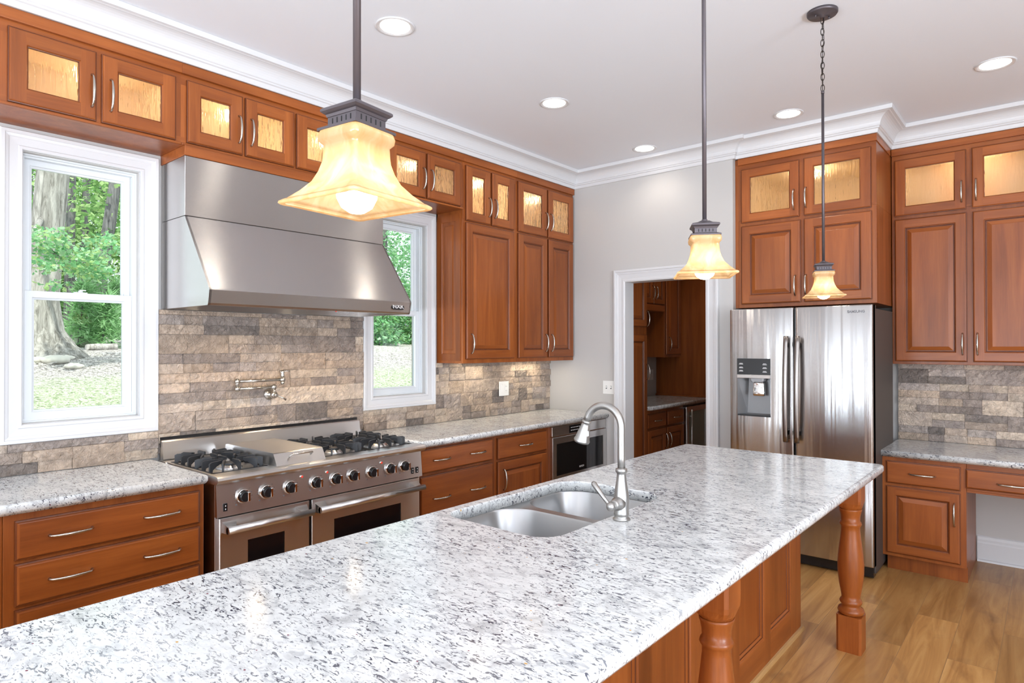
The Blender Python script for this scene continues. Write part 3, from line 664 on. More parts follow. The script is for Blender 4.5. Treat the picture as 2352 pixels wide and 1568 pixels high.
# ------------------------------------------------------------------ range wall base cabinets
XB = 0.603
def base(y0, label):
    return thing('base_cabinet', label, 'cabinet', (XB, y0, 0), R(90), 'cherry base cabinets along the range wall')
def base_body(t, W, D, top=0.873, z0=0.10):
    b = MB(); b.box(0, W, 0, D, z0, top, 0, 0.002); b.box(0.0, W, 0.07, D, 0.0, z0); b.build('body', [WV, WH], t)
BD = XB - 0.001
def drawer(t, x0, x1, z0, z1, pulls, y=0.0):
    return door(t, x0, x1, z0, z1, 'slab', [(px, (z0 + z1) / 2, False) for px in pulls], y, name='drawer')
t = base(-4.90, 'base cabinet at the far left end of the counter under the large window'); base_body(t, 0.755, BD)
door(t, 0.03, 0.728, 0.705, 0.850, 'slab', [(0.379, 0.777, False)], name='drawer'); door(t, 0.03, 0.728, 0.12, 0.690, 'raised', [(0.66, 0.60, True)])
t = base(-4.144, 'three-drawer base cabinet left of the range'); W = 0.732; base_body(t, W, BD)
for z0, z1 in ((0.694, 0.842), (0.522, 0.680), (0.120, 0.508)): drawer(t, 0.034, 0.710, z0, z1, (0.212, 0.548))
t = base(-2.146, 'wide two-drawer base cabinet right of the range'); W = 0.722; base_body(t, W, BD)
for z0, z1 in ((0.708, 0.855), (0.395, 0.690), (0.120, 0.380)): drawer(t, 0.030, 0.692, z0, z1, (0.205, 0.535))
t = base(-1.424, 'base cabinet with one drawer over a raised-panel door, left of the microwave drawer'); W = 0.615; base_body(t, W, BD)
drawer(t, 0.022, 0.584, 0.700, 0.850, (0.322,)); door(t, 0.022, 0.584, 0.120, 0.684, 'raised', [(0.075, 0.555, True)])
# microwave drawer unit
t = thing('microwave_drawer', 'stainless built-in microwave drawer with black glass front below the corner counter', 'microwave', (XB, -0.809, 0), R(90)); W = 0.806
b = MB(); b.box(0, W, 0.0, BD, 0.10, 0.873, 0); b.box(0, W, 0.07, BD, 0, 0.10); b.build('cabinet_surround', [WV, WH], t)
b = MB(); b.box(0.030, W - 0.004, -0.022, 0.0, 0.790, 0.866, 0, 0.003); mp_ = b.build('control_panel', STEEL, t)
b = MB(); b.box(0.255, 0.500, -0.0235, -0.0222, 0.800, 0.858); dsp = b.build('display', BLACKGLASS, mp_)
b = MB()
for r_ in range(2):
    for k in range(6): b.box(0.275 + 0.022 * k, 0.287 + 0.022 * k, -0.0242, -0.0236, 0.816 + 0.022 * r_, 0.822 + 0.022 * r_)
b.build('touch_keys', WHITE_TXT, dsp)
b = MB(); ringloft(b, 0.030, W - 0.004, 0.43, 0.783, [(0, 0), (0, -0.022), (0.003, -0.025), (0.052, -0.025), (0.052, -0.018)]); fr_ = b.build('drawer_front', STEEL, t)
b = MB(); b.box(0.080, W - 0.054, -0.021, -0.001, 0.480, 0.733); wn = b.build('window', BLACKGLASS, fr_)
text('maker_lettering', 'BOSCH', 0.020, WHITE_TXT, wn, (0.43, -0.0216, 0.512), (R(90), 0, 0))
b = MB(); b.box(0.030, W - 0.004, -0.02, 0.0, 0.125, 0.42, 0, 0.003); b.build('lower_panel', WV, t)

# ------------------------------------------------------------------ countertops
def counter(name, label, loops_xy, z1, th, hole=None, parent=None, edge=None):
    """slab from a counter-clockwise outline with an eased edge, optional hole"""
    b = MB()
    def inset(poly, d):
        out = []; n = len(poly)
        for i in range(n):
            p, q, s = Vector(poly[i - 1]), Vector(poly[i]), Vector(poly[(i + 1) % n])
            d1, d2 = (q - p), (s - q)
            d1 = d1.normalized() if d1.length > 1e-7 else d2.normalized(); d2 = d2.normalized() if d2.length > 1e-7 else d1
            n1, n2 = Vector((-d1.y, d1.x)), Vector((-d2.y, d2.x)); m = (n1 + n2) / max(0.25, 1 + n1.dot(n2)); out.append(q + m * d)
        return out
    prof = [(0.012, 0), (0.006, -0.0015), (0.002, -0.005), (0.0, -0.010), (0.0, -th + 0.014), (0.003, -th + 0.008), (0.009, -th)]
    rings = [[b.v((p.x, p.y, z1 + dz)) for p in inset(loops_xy, d)] for d, dz in prof]
    n = len(loops_xy)
    for a, c in zip(rings, rings[1:]):
        for i in range(n): b.f([a[(i + 1) % n], a[i], c[i], c[(i + 1) % n]], 0, True)
    def fill(outer, inner, flip):
        es = []
        for ring in (outer, inner):
            if not ring: continue
            for i in range(len(ring)):
                e = b.bm.edges.get((ring[i], ring[(i + 1) % len(ring)])) or b.bm.edges.new((ring[i], ring[(i + 1) % len(ring)])); es.append(e)
        bmesh.ops.triangle_fill(b.bm, use_beauty=True, use_dissolve=False, edges=es)
    if hole:
        hp = [(0.004, 0), (0.001, -0.002), (0.0, -0.006), (0.0, -th)]
        hr = [[b.v((p.x, p.y, z1 + dz)) for p in inset(hole, -d)] for d, dz in hp]
        m = len(hole)
        for a, c in zip(hr, hr[1:]):
            for i in range(m): b.f([a[i], a[(i + 1) % m], c[(i + 1) % m], c[i]], 0, True)
        fill(rings[0], hr[0], False); fill(rings[-1], hr[-1], True)
    else:
        b.f(rings[0]); b.f(rings[-1][::-1])
    o = b.build(name, GRANITE)
    return tag(o, label, 'countertop')
CT, CTH = 0.914, 0.040
counter('countertop', 'granite countertop left of the range, under the large window', [(0.002, -5.0), (0.650, -5.0), (0.650, -3.414), (0.002, -3.414)], CT, CTH)
counter('countertop', 'granite countertop between the range and the room corner', [(0.002, -2.128), (0.650, -2.128), (0.650, -0.002), (0.002, -0.002)], CT, CTH)
SINK = rrect(1.957, 2.415, -3.196, -2.440, [0.07, 0.085, 0.085, 0.11], 8)
counter('countertop', 'long white speckled granite island top with a sink cut into it', rrect(1.903, 2.940, -4.90, -1.165, 0.03, 5), CT, CTH, SINK)
DZ = 0.802
counter('countertop', 'lower granite desk counter right of the refrigerator', [(2.682, 0.082), (4.3, 0.082), (4.3, YK - 0.001), (2.682, YK - 0.001)], DZ, CTH)
counter('countertop', 'dim granite countertop inside the pantry', [(0.002, 0.745), (0.655, 0.745), (0.655, 2.098), (0.002, 2.098)], CT, CTH)

# ------------------------------------------------------------------ outlets and switches
def plate(name, label, cat, loc, rz, w_, h_, rockers, group=None):
    t = thing(name, label, cat, loc, rz, group)
    b = MB(); b.box(-w_ / 2, w_ / 2, -0.006, 0, -h_ / 2, h_ / 2, 0, 0.002); b.build('cover_plate', PLATE, t)
    for x, kind in rockers:
        b = MB()
        if kind == 'rocker': b.box(x - 0.016, x + 0.016, -0.008, -0.0055, -0.033, 0.033, 0, 0.0015)
        elif kind == 'toggle': b.box(x - 0.005, x + 0.005, -0.014, -0.0055, -0.004, 0.010, 0, 0.001); b.box(x - 0.006, x + 0.006, -0.0068, -0.0058, -0.013, 0.013, 1)
        else:
            b.box(x - 0.016, x + 0.016, -0.008, -0.0055, -0.033, 0.033, 0, 0.0015)
            for z in (-0.018, 0.018):
                b.box(x - 0.007, x - 0.005, -0.0086, -0.0079, z - 0.004, z + 0.004, 1); b.box(x + 0.005, x + 0.007, -0.0086, -0.0079, z - 0.004, z + 0.004, 1)
        b.build('receptacle' if kind == 'outlet' else 'switch', [PLATE, SLOT], t)
    return t
plate('wall_outlet', 'white double outlet plate on the stone below the corner cabinets', 'outlet', (0.031, -0.670, 1.135), R(90), 0.122, 0.122, [(-0.025, 'rocker'), (0.025, 'outlet')])
plate('light_switch', 'white double switch plate beside the pantry doorway', 'light switch', (0.652, -0.0005, 1.136), 0, 0.117, 0.114, [(-0.023, 'toggle'), (0.023, 'toggle')])
plate('wall_outlet', 'white plate on the pantry wall above the dim counter', 'outlet', (0.0005, 1.957, 1.157), R(90), 0.122, 0.122, [(-0.025, 'rocker'), (0.025, 'outlet')])

# ------------------------------------------------------------------ range hood
HY0, HY1 = -3.370, -2.140; HW = HY1 - HY0
t = thing('range_hood', 'wide stainless hood with a slanted canopy above the range', 'range hood', (0.012, HY0, 1.690), R(90))
b = MB(1.690); b.box(0, HW - 0.004, -0.280, 0.0, 2.146, 2.444, 0, 0.0015); b.build('duct_cover', STEEL_HOOD, t)
pr = [(-0.532, 1.690), (-0.538, 1.700), (-0.551, 1.762), (-0.549, 1.768), (-0.279, 2.143), (0.0, 2.143), (0.0, 1.690), (-0.02, 1.690), (-0.02, 1.745), (-0.50, 1.745), (-0.512, 1.690)]
b = MB(1.690); b.poly_prism([(y, z) for y, z in pr], 0.0005, HW - 0.0005, 'x')
for xe in (0.0, HW - 0.012): b.poly_prism([(y, z) for y, z in pr[:7]], xe, xe + 0.012, 'x')
can = b.build('canopy', STEEL_HOOD, t)
b = MB(1.690); b.box(0.03, HW - 0.03, -0.49, -0.04, 1.738, 1.7449); b.build('filter', DARKSTEEL, can)
b = MB(1.690); b.lathe([(0.004, 1.6895), (0.004, 1.686)], (0.71, -0.522), 8); b.build('indicator_light', REDLIGHT, can)
for x in (0.31, 0.92):
    b = MB(1.690); b.lathe([(0.03, 1.7379), (0.028, 1.735)], (x, -0.40), 16); b.build('hood_light', PUCK, can)
    lamp('hood_lamp', 'SPOT', HOOD_W * 3, (1, 0.74, 0.46), (x, -0.40, 0.035), parent=t, shadow_soft_size=0.03, spot_size=R(150), spot_blend=0.8)
th_ = math.atan2(0.062, -0.013)
bd = MB(); bd.loft([[(x, z, y) for x, z in rrect(-0.047, 0.047, -0.019, 0.019, 0.017, 5)] for y in (0.0, 0.003)], True, True, True)
bdg = bd.build('badge', BLACK, t); bdg.location = (1.128, -0.5445, 0.042); bdg.rotation_euler = (R(90 - 12), 0, 0)
bdg.data.transform(Matrix.Rotation(0, 4, 'X'))
bm = bmesh.new(); bm.from_mesh(bdg.data)
for v in bm.verts: v.co = Vector((v.co.x, v.co.y, v.co.z))
bm.to_mesh(bdg.data); bm.free()
text('badge_lettering', 'NXR', 0.034, SILVER_TXT, bdg, (0, 0, 0.0035), (0, 0, 0), 0.0006, 0.0012, 1.15)
b = MB(1.690); b.lathe([(0.008, -0.006), (0.008, 0.0)], (-0.279 + 0.02, 2.17), 12, axis='x'); o = b.build('rivet', CHROME, t); o.location = (HW - 0.004, 0, -1.690 + 1.690)

# ------------------------------------------------------------------ range
RY0 = -3.390; RW = 1.238; RX = 0.655
t = thing('kitchen_range', 'wide stainless gas range with griddle and two ovens', 'range', (RX, RY0, 0), R(90))
RD = RX - 0.034
b = MB(); b.box(0.004, RW - 0.004, 0.0, RD, 0.10, 0.866, 0, 0.002); b.build('body', STEEL, t)
b = MB(); b.box(0.02, RW - 0.02, 0.05, RD, 0.0, 0.0999); b.build('toe_kick', BLACK, t)
# cooktop with rolled front edge
nose = [(-0.040, 0.872), (-0.046, 0.878), (-0.050, 0.887), (-0.046, 0.897), (-0.038, 0.903), (-0.020, 0.905), (0.045, 0.905), (0.050, 0.896), (0.520, 0.896), (0.525, 0.905), (RD, 0.905), (RD, 0.8665), (-0.03, 0.8665)]
b = MB(); b.poly_prism(nose, -0.004, RW + 0.004, 'x')
for x0_, x1_ in ((0.0, 0.018), (0.292, 0.300), (0.580, 0.588), (RW - 0.018, RW)): b.box(x0_, x1_, 0.045, 0.525, 0.8955, 0.905)
ct = b.build('cooktop', STEEL, t)
b = MB(); b.poly_prism([(RD - 0.030, 0.905), (RD - 0.040, 0.912), (RD - 0.026, 1.000), (RD - 0.020, 1.006), (RD, 1.006), (RD, 0.905)], 0.006, RW - 0.006, 'x'); b.build('backguard', STEEL, t)
b = MB(); b.box(0.006, RW - 0.006, RD + 0.0005, RD + 0.006, 0.905, 1.022); b.build('rear_gap_strip', BLACK, t)
# control panel, slightly tilted
b = MB(); b.quadbox([(0.004, 0.0, 0.716), (RW - 0.004, 0.0, 0.716), (RW - 0.004, 0.0, 0.866), (0.004, 0.0, 0.866), (0.004, -0.025, 0.716), (RW - 0.004, -0.025, 0.716), (RW - 0.004, -0.012, 0.866), (0.004, -0.012, 0.866)]); cp = b.build('control_panel', STEEL, t)
knobs = (-3.262, -3.148, -3.022, -2.876, -2.757, -2.649, -2.524, -2.396, -2.292)
for ky in knobs:
    x = ky - RY0; z = 0.795
    b = MB(); b.lathe([(0.034, -0.015), (0.035, -0.024), (0.031, -0.029), (0.027, -0.031), (0.027, -0.028)], (x, z), 28, axis='y'); kb = b.build('knob', CHROME, cp)
    b = MB(); b.lathe([(0.0255, -0.028), (0.0245, -0.046), (0.0215, -0.050)], (x, z), 24, axis='y'); b.build('knob_cap', BLACK, kb)
    b = MB(); b.box(x + 0.004, x + 0.017, -0.062, -0.040, z - 0.022, z + 0.022, 0, 0.003); b.build('grip', CHROME, kb)
    yp = lambda q: -0.025 + (q - 0.716) / 0.15 * 0.013
    b = MB(); b.lathe([(0.004, -0.015), (0.004, yp(z - 0.036) - 0.0012)], (x - 0.034, z - 0.036), 10, axis='y')
    for a in range(-120, 130, 24):
        if abs(a) < 30: continue
        r_ = 0.044; b.box(x + r_ * math.sin(R(a)) - 0.0035, x + r_ * math.sin(R(a)) + 0.0035, yp(z + r_ * math.cos(R(a))) - 0.0009, -0.010, z + r_ * math.cos(R(a)) - 0.0010, z + r_ * math.cos(R(a)) + 0.0010)
    b.build('dial_marking', GREY_TXT, kb)
for ky in (-2.955, -2.808, -2.455):
    x = ky - RY0; b = MB(); b.lathe([(0.009, -0.013), (0.009, -0.019), (0.006, -0.020)], (x, 0.836), 16, axis='y'); rg = b.build('indicator_light', CHROME, cp)
    b = MB(); b.sphere((x, -0.020, 0.836), 0.006, 0, 12, 8); b.build('red_lens', REDLIGHT, rg)
for ky in (-3.348, -2.231, -2.196):
    x = ky - RY0; b = MB(); b.box(x - 0.010, x + 0.010, -0.026, -0.012, 0.740, 0.776, 0, 0.002); sw_ = b.build('rocker_switch', BLACK, cp)
    b = MB(); b.box(x - 0.002, x + 0.002, -0.0268, -0.0259, 0.762, 0.768); b.box(x - 0.002, x + 0.002, -0.0268, -0.0259, 0.747, 0.753); b.build('switch_marking', WHITE_TXT, sw_)
def oven_door(x0, x1, wx0, wx1):
    b = MB(); z0, z1 = 0.150, 0.709; y = -0.022
    ringloft(b, x0, x1, z0, z1, [(0, 0), (0, y + 0.003), (0.003, y)])
    # flat face around the window
    for q in ((x0 + .003, wx0, z0 + .003, z1 - .003), (wx1, x1 - .003, z0 + .003, z1 - .003), (wx0, wx1, z0 + .003, 0.33), (wx0, wx1, 0.585, z1 - .003)):
        b.f([b.v((q[0], y, q[2])), b.v((q[1], y, q[2])), b.v((q[1], y, q[3])), b.v((q[0], y, q[3]))])
    lp0 = [(wx0, y, 0.33), (wx1, y, 0.33), (wx1, y, 0.585), (wx0, y, 0.585)]; b.loft([lp0, [(p[0], y + 0.006, p[2]) for p in lp0]])
    d = b.build('oven_door', STEEL, t)
    b = MB(); b.box(wx0 + 0.0005, wx1 - 0.0005, y + 0.004, y + 0.008, 0.3305, 0.5845); b.build('oven_window', BLACKGLASS, d)
    b = MB(); hz = 0.662; hy = -0.078
    b.tube([(x0 + 0.012, hy, hz), (x1 - 0.012, hy, hz)], 0.0165, 16)
    for xx in (x0 + 0.012, x1 - 0.080):
        b.quadbox([(xx, y, hz - 0.018), (xx + 0.066, y, hz - 0.018), (xx + 0.066, y, hz + 0.030), (xx, y, hz + 0.030), (xx, hy, hz - 0.016), (xx + 0.040, hy, hz - 0.016), (xx + 0.040, hy, hz + 0.016), (xx, hy, hz + 0.016)])
    b.build('handle', STEEL, d)
oven_door(0.016, 0.476, 0.150, 0.338); oven_door(0.490, 1.216, 0.622, 1.072)
b = MB(); b.box(0.016, 1.216, -0.018, 0.0, 0.104, 0.146, 0, 0.002); b.build('kick_panel', STEEL, t)
b = MB(); b.box(0.476, 0.490, -0.003, 0.0005, 0.148, 0.714); b.box(0.010, 1.222, -0.003, 0.0005, 0.709, 0.7158); b.build('door_gap', BLACK, t)
# burners and grates
def burner(x, y, big=1.0):
    b = MB(); b.box(x - 0.125, x + 0.125, y - 0.095, y + 0.095, 0.8962, 0.899, 0, 0.001); b.lathe([(0.060 * big, 0.899), (0.062 * big, 0.904), (0.052 * big, 0.908), (0.046 * big, 0.916), (0.040 * big, 0.917)], (x, y), 28); br_ = b.build('burner', STEEL, t)
    b = MB(); b.lathe([(0.032 * big, 0.917), (0.036 * big, 0.920), (0.036 * big, 0.925), (0.030 * big, 0.928)], (x, y), 24); b.build('burner_cap', IRON, br_)
    b = MB(); hw, hd = 0.132, 0.112
    fing = [((-hw, q), (-0.062 if q else -0.034, q * 0.62)) for q in (-0.078, 0, 0.078)] + [((hw, q), (0.062 if q else 0.034, q * 0.62)) for q in (-0.078, 0, 0.078)]
    fing += [((q, -hd), (q * 0.55, -0.050 if q else -0.034)) for q in (-0.085, 0, 0.085)] + [((q, hd), (q * 0.55, 0.050 if q else 0.034)) for q in (-0.085, 0, 0.085)]
    for (ox, oy), (ix, iy) in fing:
        o_ = Vector((x + ox, y + oy, 0)); i_ = Vector((x + ix, y + iy, 0))
        d_ = (i_ - o_).normalized(); n_ = Vector((-d_.y, d_.x, 0)) * 0.004; L_ = (i_ - o_).length
        prof_ = [(0, 0.899), (0, 0.944), (0.012, 0.950), (L_, 0.950), (L_, 0.936), (L_ * 0.6, 0.928), (0.018, 0.912), (0.016, 0.899)]
        A = [o_ + d_ * u + n_ + Vector((0, 0, zz)) for u, zz in prof_]; B = [o_ + d_ * u - n_ + Vector((0, 0, zz)) for u, zz in prof_]
        va = [b.v(p) for p in A]; vb = [b.v(p) for p in B]; b.f(va); b.f(vb[::-1])
        for i in range(len(va)): j = (i + 1) % len(va); b.f([va[j], va[i], vb[i], vb[j]])
    for p, q in (((-hw, -hd), (hw, -hd)), ((hw, -hd), (hw, hd)), ((hw, hd), (-hw, hd)), ((-hw, hd), (-hw, -hd))):
        x0_, x1_ = sorted((p[0], q[0])); y0_, y1_ = sorted((p[1], q[1])); b.box(x + x0_ - 0.005, x + x1_ + 0.005, y + y0_ - 0.005, y + y1_ + 0.005, 0.8995, 0.906)
    b.build('grate', IRON, t)
for bx in (0.152, 0.744, 1.062):
    for by in (0.168, 0.400): burner(bx, by)
# griddle cover
gx0, gx1 = 0.302, 0.578
gp = [(-0.012, 0.9055), (0.020, 0.962), (0.030, 0.966), (0.505, 0.966), (0.522, 0.962), (0.535, 0.9055)]
b = MB(); b.poly_prism(gp, gx0, gx1, 'x'); gc = b.build('griddle_cover', STEEL, t)
b = MB(); xm = (gx0 + gx1) / 2
b.tube([(xm - 0.060, 0.008, 0.940), (xm - 0.060, -0.012, 0.952), (xm - 0.052, -0.022, 0.956), (xm + 0.052, -0.022, 0.956), (xm + 0.060, -0.012, 0.952), (xm + 0.060, 0.008, 0.940)], 0.0045, 10); b.build('handle', NICKEL, gc)

# ------------------------------------------------------------------ pot filler
t = thing('pot_filler', 'folded nickel pot filler tap mounted on the stone above the range', 'faucet', (0.024, -2.777, 1.210), R(90))
Zp = 1.210
b = MB(Zp); b.lathe([(0.033, 0.0), (0.033, -0.006), (0.026, -0.012), (0.018, -0.014), (0.018, -0.050)], (0, Zp), 24, axis='y'); b.sphere((0, -0.055, Zp), 0.022); b.build('wall_flange', NICKEL, t)
b = MB(Zp); b.tube([(0, -0.055, Zp), (0, -0.055, Zp + 0.03)], 0.010); b.sphere((0, -0.055, Zp + 0.045), 0.017)
b.tube([(0, -0.055, Zp + 0.045), (-0.215, -0.055, Zp + 0.045)], 0.0085, 12); b.sphere((-0.220, -0.055, Zp + 0.045), 0.017); b.build('lower_arm', NICKEL, t)
b = MB(Zp); b.lathe([(0.011, Zp + 0.045), (0.010, Zp + 0.066), (0.014, Zp + 0.072), (0.011, Zp + 0.085)], (-0.220, -0.055), 14); b.sphere((-0.220, -0.055, Zp + 0.087), 0.017)
b.tube([(-0.220, -0.055, Zp + 0.087), (0.055, -0.055, Zp + 0.087)], 0.0085, 12); b.sphere((0.055, -0.055, Zp + 0.087), 0.018)
b.lathe([(0.009, Zp + 0.058), (0.012, Zp + 0.066), (0.012, Zp + 0.075)], (0.055, -0.055), 14); b.build('upper_arm', NICKEL, t)
b = MB(Zp); b.lathe([(0.009, Zp + 0.10), (0.013, Zp + 0.112), (0.009, Zp + 0.122), (0.012, Zp + 0.132), (0.008, Zp + 0.142)], (0.055, -0.055), 14); b.tube([(0.050, -0.055, Zp + 0.134), (0.085, -0.060, Zp + 0.137), (0.096, -0.062, Zp + 0.138)], [0.004, 0.003, 0.006], 10); b.tube([(0.06, -0.055, Zp + 0.134), (0.040, -0.053, Zp + 0.132)], [0.004, 0.006], 10); b.build('spout_lever', NICKEL, t)
b = MB(Zp); b.lathe([(0.014, -0.06), (0.012, -0.075), (0.015, -0.082), (0.008, -0.092)], (0.0, Zp), 14, axis='y'); b.tube([(0.0, -0.084, Zp), (0.04, -0.09, Zp - 0.020), (0.056, -0.092, Zp - 0.030)], [0.004, 0.004, 0.007], 10); b.build('valve_lever', NICKEL, t)

# ------------------------------------------------------------------ island
t = thing('kitchen_island', 'cherry island base with panelled side and turned legs under the long granite top', 'kitchen island', (2.53, -4.80, 0), R(90))
IL = 4.80 - 1.170
b = MB(); b.box(0, 0.012, 0.002, 0.603, 0.005, 0.873); b.box(IL - 0.012, IL, 0.002, 0.603, 0.005, 0.873); b.box(0.012, IL - 0.012, 0.597, 0.603, 0.10, 0.873)
b.box(0.012, IL - 0.012, 0.002, 0.568, 0.10, 0.112); b.box(0.012, IL - 0.012, 0.50, 0.512, 0.0, 0.10); b.box(0.012, IL - 0.012, 0.002, 0.014, 0.005, 0.873); b.build('body', [WV, WH], t)
b = MB(); pitch = 0.389; x1 = IL - 0.165; bot, top = 0.140, 0.815; xs = []
while x1 - 0.305 > 0.05: xs.append((x1 - 0.305, x1)); x1 -= pitch
edges = [0.0] + [e for p in reversed(xs) for e in p] + [IL]
for k in range(0, len(edges), 2): b.box(edges[k], edges[k + 1], -0.018, 0.002, 0.005, 0.873, 0)
for a_, c_ in xs:
    b.box(a_, c_, -0.018, 0.002, 0.005, bot, 1); b.box(a_, c_, -0.018, 0.002, top, 0.873, 1)
    ringloft(b, a_, c_, bot, top, [(0, -0.018), (0.005, -0.014), (0.010, -0.014), (0.012, -0.010), (0.022, -0.006), (0.024, -0.003)], cap=0, glaze=(2, 4))
b.build('side_panelling', [WV, WH, GLAZE], t)
b = MB(); b.poly_prism([(-0.018, 0), (-0.034, 0), (-0.032, 0.008), (-0.026, 0.015), (-0.018, 0.017)], 0, IL + 0.016, 'x'); b.build('shoe_moulding', OAK, t)
def island_leg(yc):
    xc = 2.803; b = MB(); h = 0.0555
    cx_, cy_ = yc + 4.80, -(xc - 2.53)          # local
    def sq(s_, z, ch=0.0): return [(cx_ - s_, cy_ - s_, z), (cx_ + s_, cy_ - s_, z), (cx_ + s_, cy_ + s_, z), (cx_ - s_, cy_ + s_, z)]
    def rnd8(s_, z, k):   # square to circle blend, k=0 square
        out = []
        for i in range(32):
            a = 2 * PI * (i + 0.5) / 32; ca, sa = math.cos(a), math.sin(a); m = max(abs(ca), abs(sa)); q = s_ / m * (1 - k) + s_ * k
            out.append((cx_ + q * ca, cy_ + q * sa, z))
        return out
    loops = [rnd8(h, 0.0, 0), rnd8(h, 0.176, 0)]
    b.loft(loops, True, True, True, 0, False)
    P = [(0.050, 0.176), (0.055, 0.180), (0.060, 0.192), (0.056, 0.204), (0.044, 0.210), (0.042, 0.222), (0.048, 0.228), (0.051, 0.237), (0.047, 0.246), (0.041, 0.252), (0.043, 0.270), (0.052, 0.320), (0.058, 0.375), (0.059, 0.420), (0.055, 0.475), (0.047, 0.540), (0.042, 0.585), (0.042, 0.604), (0.046, 0.610), (0.050, 0.618), (0.047, 0.627), (0.042, 0.632), (0.043, 0.655), (0.048, 0.678), (0.051, 0.686), (0.051, 0.694)]
    b.lathe(P, (cx_, cy_), 32)
    b.loft([rnd8(0.048, 0.694, 1), rnd8(0.053, 0.705, 0.6), rnd8(h, 0.724, 0.12), rnd8(h, 0.74, 0), rnd8(h, 0.8735, 0)], True, True, True, 0, False)
    b.build('leg', WV, t)
for yc in (-1.2415, -2.882, -4.60): island_leg(yc)

# sink
t = thing('kitchen_sink', 'undermount stainless double-bowl sink in the island', 'sink', (2.19, -2.82, 0.655))
def bowl(y0, y1, rad):
    b = MB(off=(2.19, -2.82, 0.655)); x0, x1 = 1.950, 2.424; L = []
    for i, z, k in ((0.0, 0.8735, 1.0), (0.004, 0.866, 1.0), (0.010, 0.72, 1.0), (0.022, 0.685, 0.95), (0.045, 0.668, 0.8), (0.085, 0.662, 0.6)):
        L.append([(p[0], p[1], z) for p in rrect(x0 + i, x1 - i, y0 + i, y1 - i, [max(0.012, r_ * k) for r_ in rad], 8)])
    b.loft(L, True, False, True, 0, True, flip=True); o = b.build('bowl', STEEL_SINK, t, fix=False)
    cx_, cy_ = (x0 + x1) / 2 - 0.03, (y0 + y1) / 2
    b = MB(off=(2.19, -2.82, 0.655)); b.lathe([(0.052, 0.6622), (0.050, 0.6645), (0.042, 0.6645), (0.036, 0.663)], (cx_, cy_), 24); b.build('drain', CHROME, o)
bowl(-3.205, -2.828, [0.075, 0.11, 0.11, 0.13]); bowl(-2.790, -2.430, [0.13, 0.11, 0.10, 0.12])
b = MB(off=(2.19, -2.82, 0.655))
out = rrect(1.935, 2.438, -3.218, -2.418, 0.08, 8)
L1 = [b.v((p[0], p[1], 0.8737)) for p in out]
in1 = [b.v((p[0], p[1], 0.8737)) for p in rrect(1.950, 2.424, -3.205, -2.828, [0.075, 0.11, 0.11, 0.13], 8)]; in2 = [b.v((p[0], p[1], 0.8737)) for p in rrect(1.950, 2.424, -2.790, -2.430, [0.13, 0.11, 0.10, 0.12], 8)]
es = []
for ring in (L1, in1, in2):
    for i in range(len(ring)): es.append(b.bm.edges.new((ring[i], ring[(i + 1) % len(ring)])))
bmesh.ops.triangle_fill(b.bm, use_beauty=True, edges=es); b.build('rim', STEEL_SINK, t)

# kitchen faucet
FX, FY = 2.466, -2.857
t = thing('kitchen_faucet', 'brushed nickel gooseneck faucet with pull-down sprayer and side lever', 'faucet', (FX, FY, CT))
O_ = (FX, FY, CT)
b = MB(off=O_); b.lathe([(0.029, 0.9142), (0.029, 0.919), (0.024, 0.923), (0.0235, 0.930), (0.026, 0.933), (0.0245, 0.938), (0.0235, 0.960), (0.0255, 0.978), (0.0255, 0.992), (0.022, 1.015), (0.0170, 1.045), (0.0150, 1.066), (0.0155, 1.070), (0.0195, 1.073), (0.0200, 1.079), (0.0195, 1.084), (0.0135, 1.087)], (FX, FY), 32); b.build('body', BNICKEL, t)
pts = [(FX, FY, 1.080)] + [(FX, FY, z) for z in (1.12, 1.16, 1.20, 1.222)]
for k in range(1, 17):
    a = R(168 * k / 16); pts.append((FX - 0.069 + 0.069 * math.cos(a), FY, 1.222 + 0.069 * math.sin(a)))
b = MB(off=O_); b.tube(pts, 0.0128, 18); b.build('spout', BNICKEL, t)
e = Vector(pts[-1]); dn = (e - Vector(pts[-2])).normalized()
b = MB(off=O_); q = lambda s_: e + dn * s_
b.tube([q(0), q(0.004), q(0.008), q(0.010), q(0.016), q(0.040), q(0.066), q(0.072), q(0.076), q(0.082)], [0.0132, 0.0165, 0.0165, 0.0145, 0.0150, 0.0205, 0.0250, 0.0275, 0.0285, 0.0265], 24); sh = b.build('spray_head', BNICKEL, t)
b = MB(off=O_); c_ = q(0.045); b.box(c_.x + 0.014, c_.x + 0.024, FY - 0.014, FY - 0.004, c_.z - 0.012, c_.z + 0.006, 0, 0.002); b.build('spray_button', PLATE, sh)
b = MB(off=O_); b.lathe([(0.023, FY - 0.012), (0.0225, FY - 0.030), (0.0175, FY - 0.036), (0.0165, FY - 0.046), (0.0135, FY - 0.052)], (FX, 0.972), 24, axis='y'); b.sphere((FX - 0.006, FY - 0.058, 0.968), 0.0155)
b.build('handle_hub', BNICKEL, t)
b = MB(off=O_); b.tube([(FX - 0.010, FY - 0.060, 0.972), (FX - 0.030, FY - 0.060, 0.992), (FX - 0.055, FY - 0.058, 1.016), (FX - 0.073, FY - 0.057, 1.034), (FX - 0.077, FY - 0.0565, 1.038)], [0.006, 0.0065, 0.0085, 0.0095, 0.006], 14); b.build('lever', BNICKEL, t)

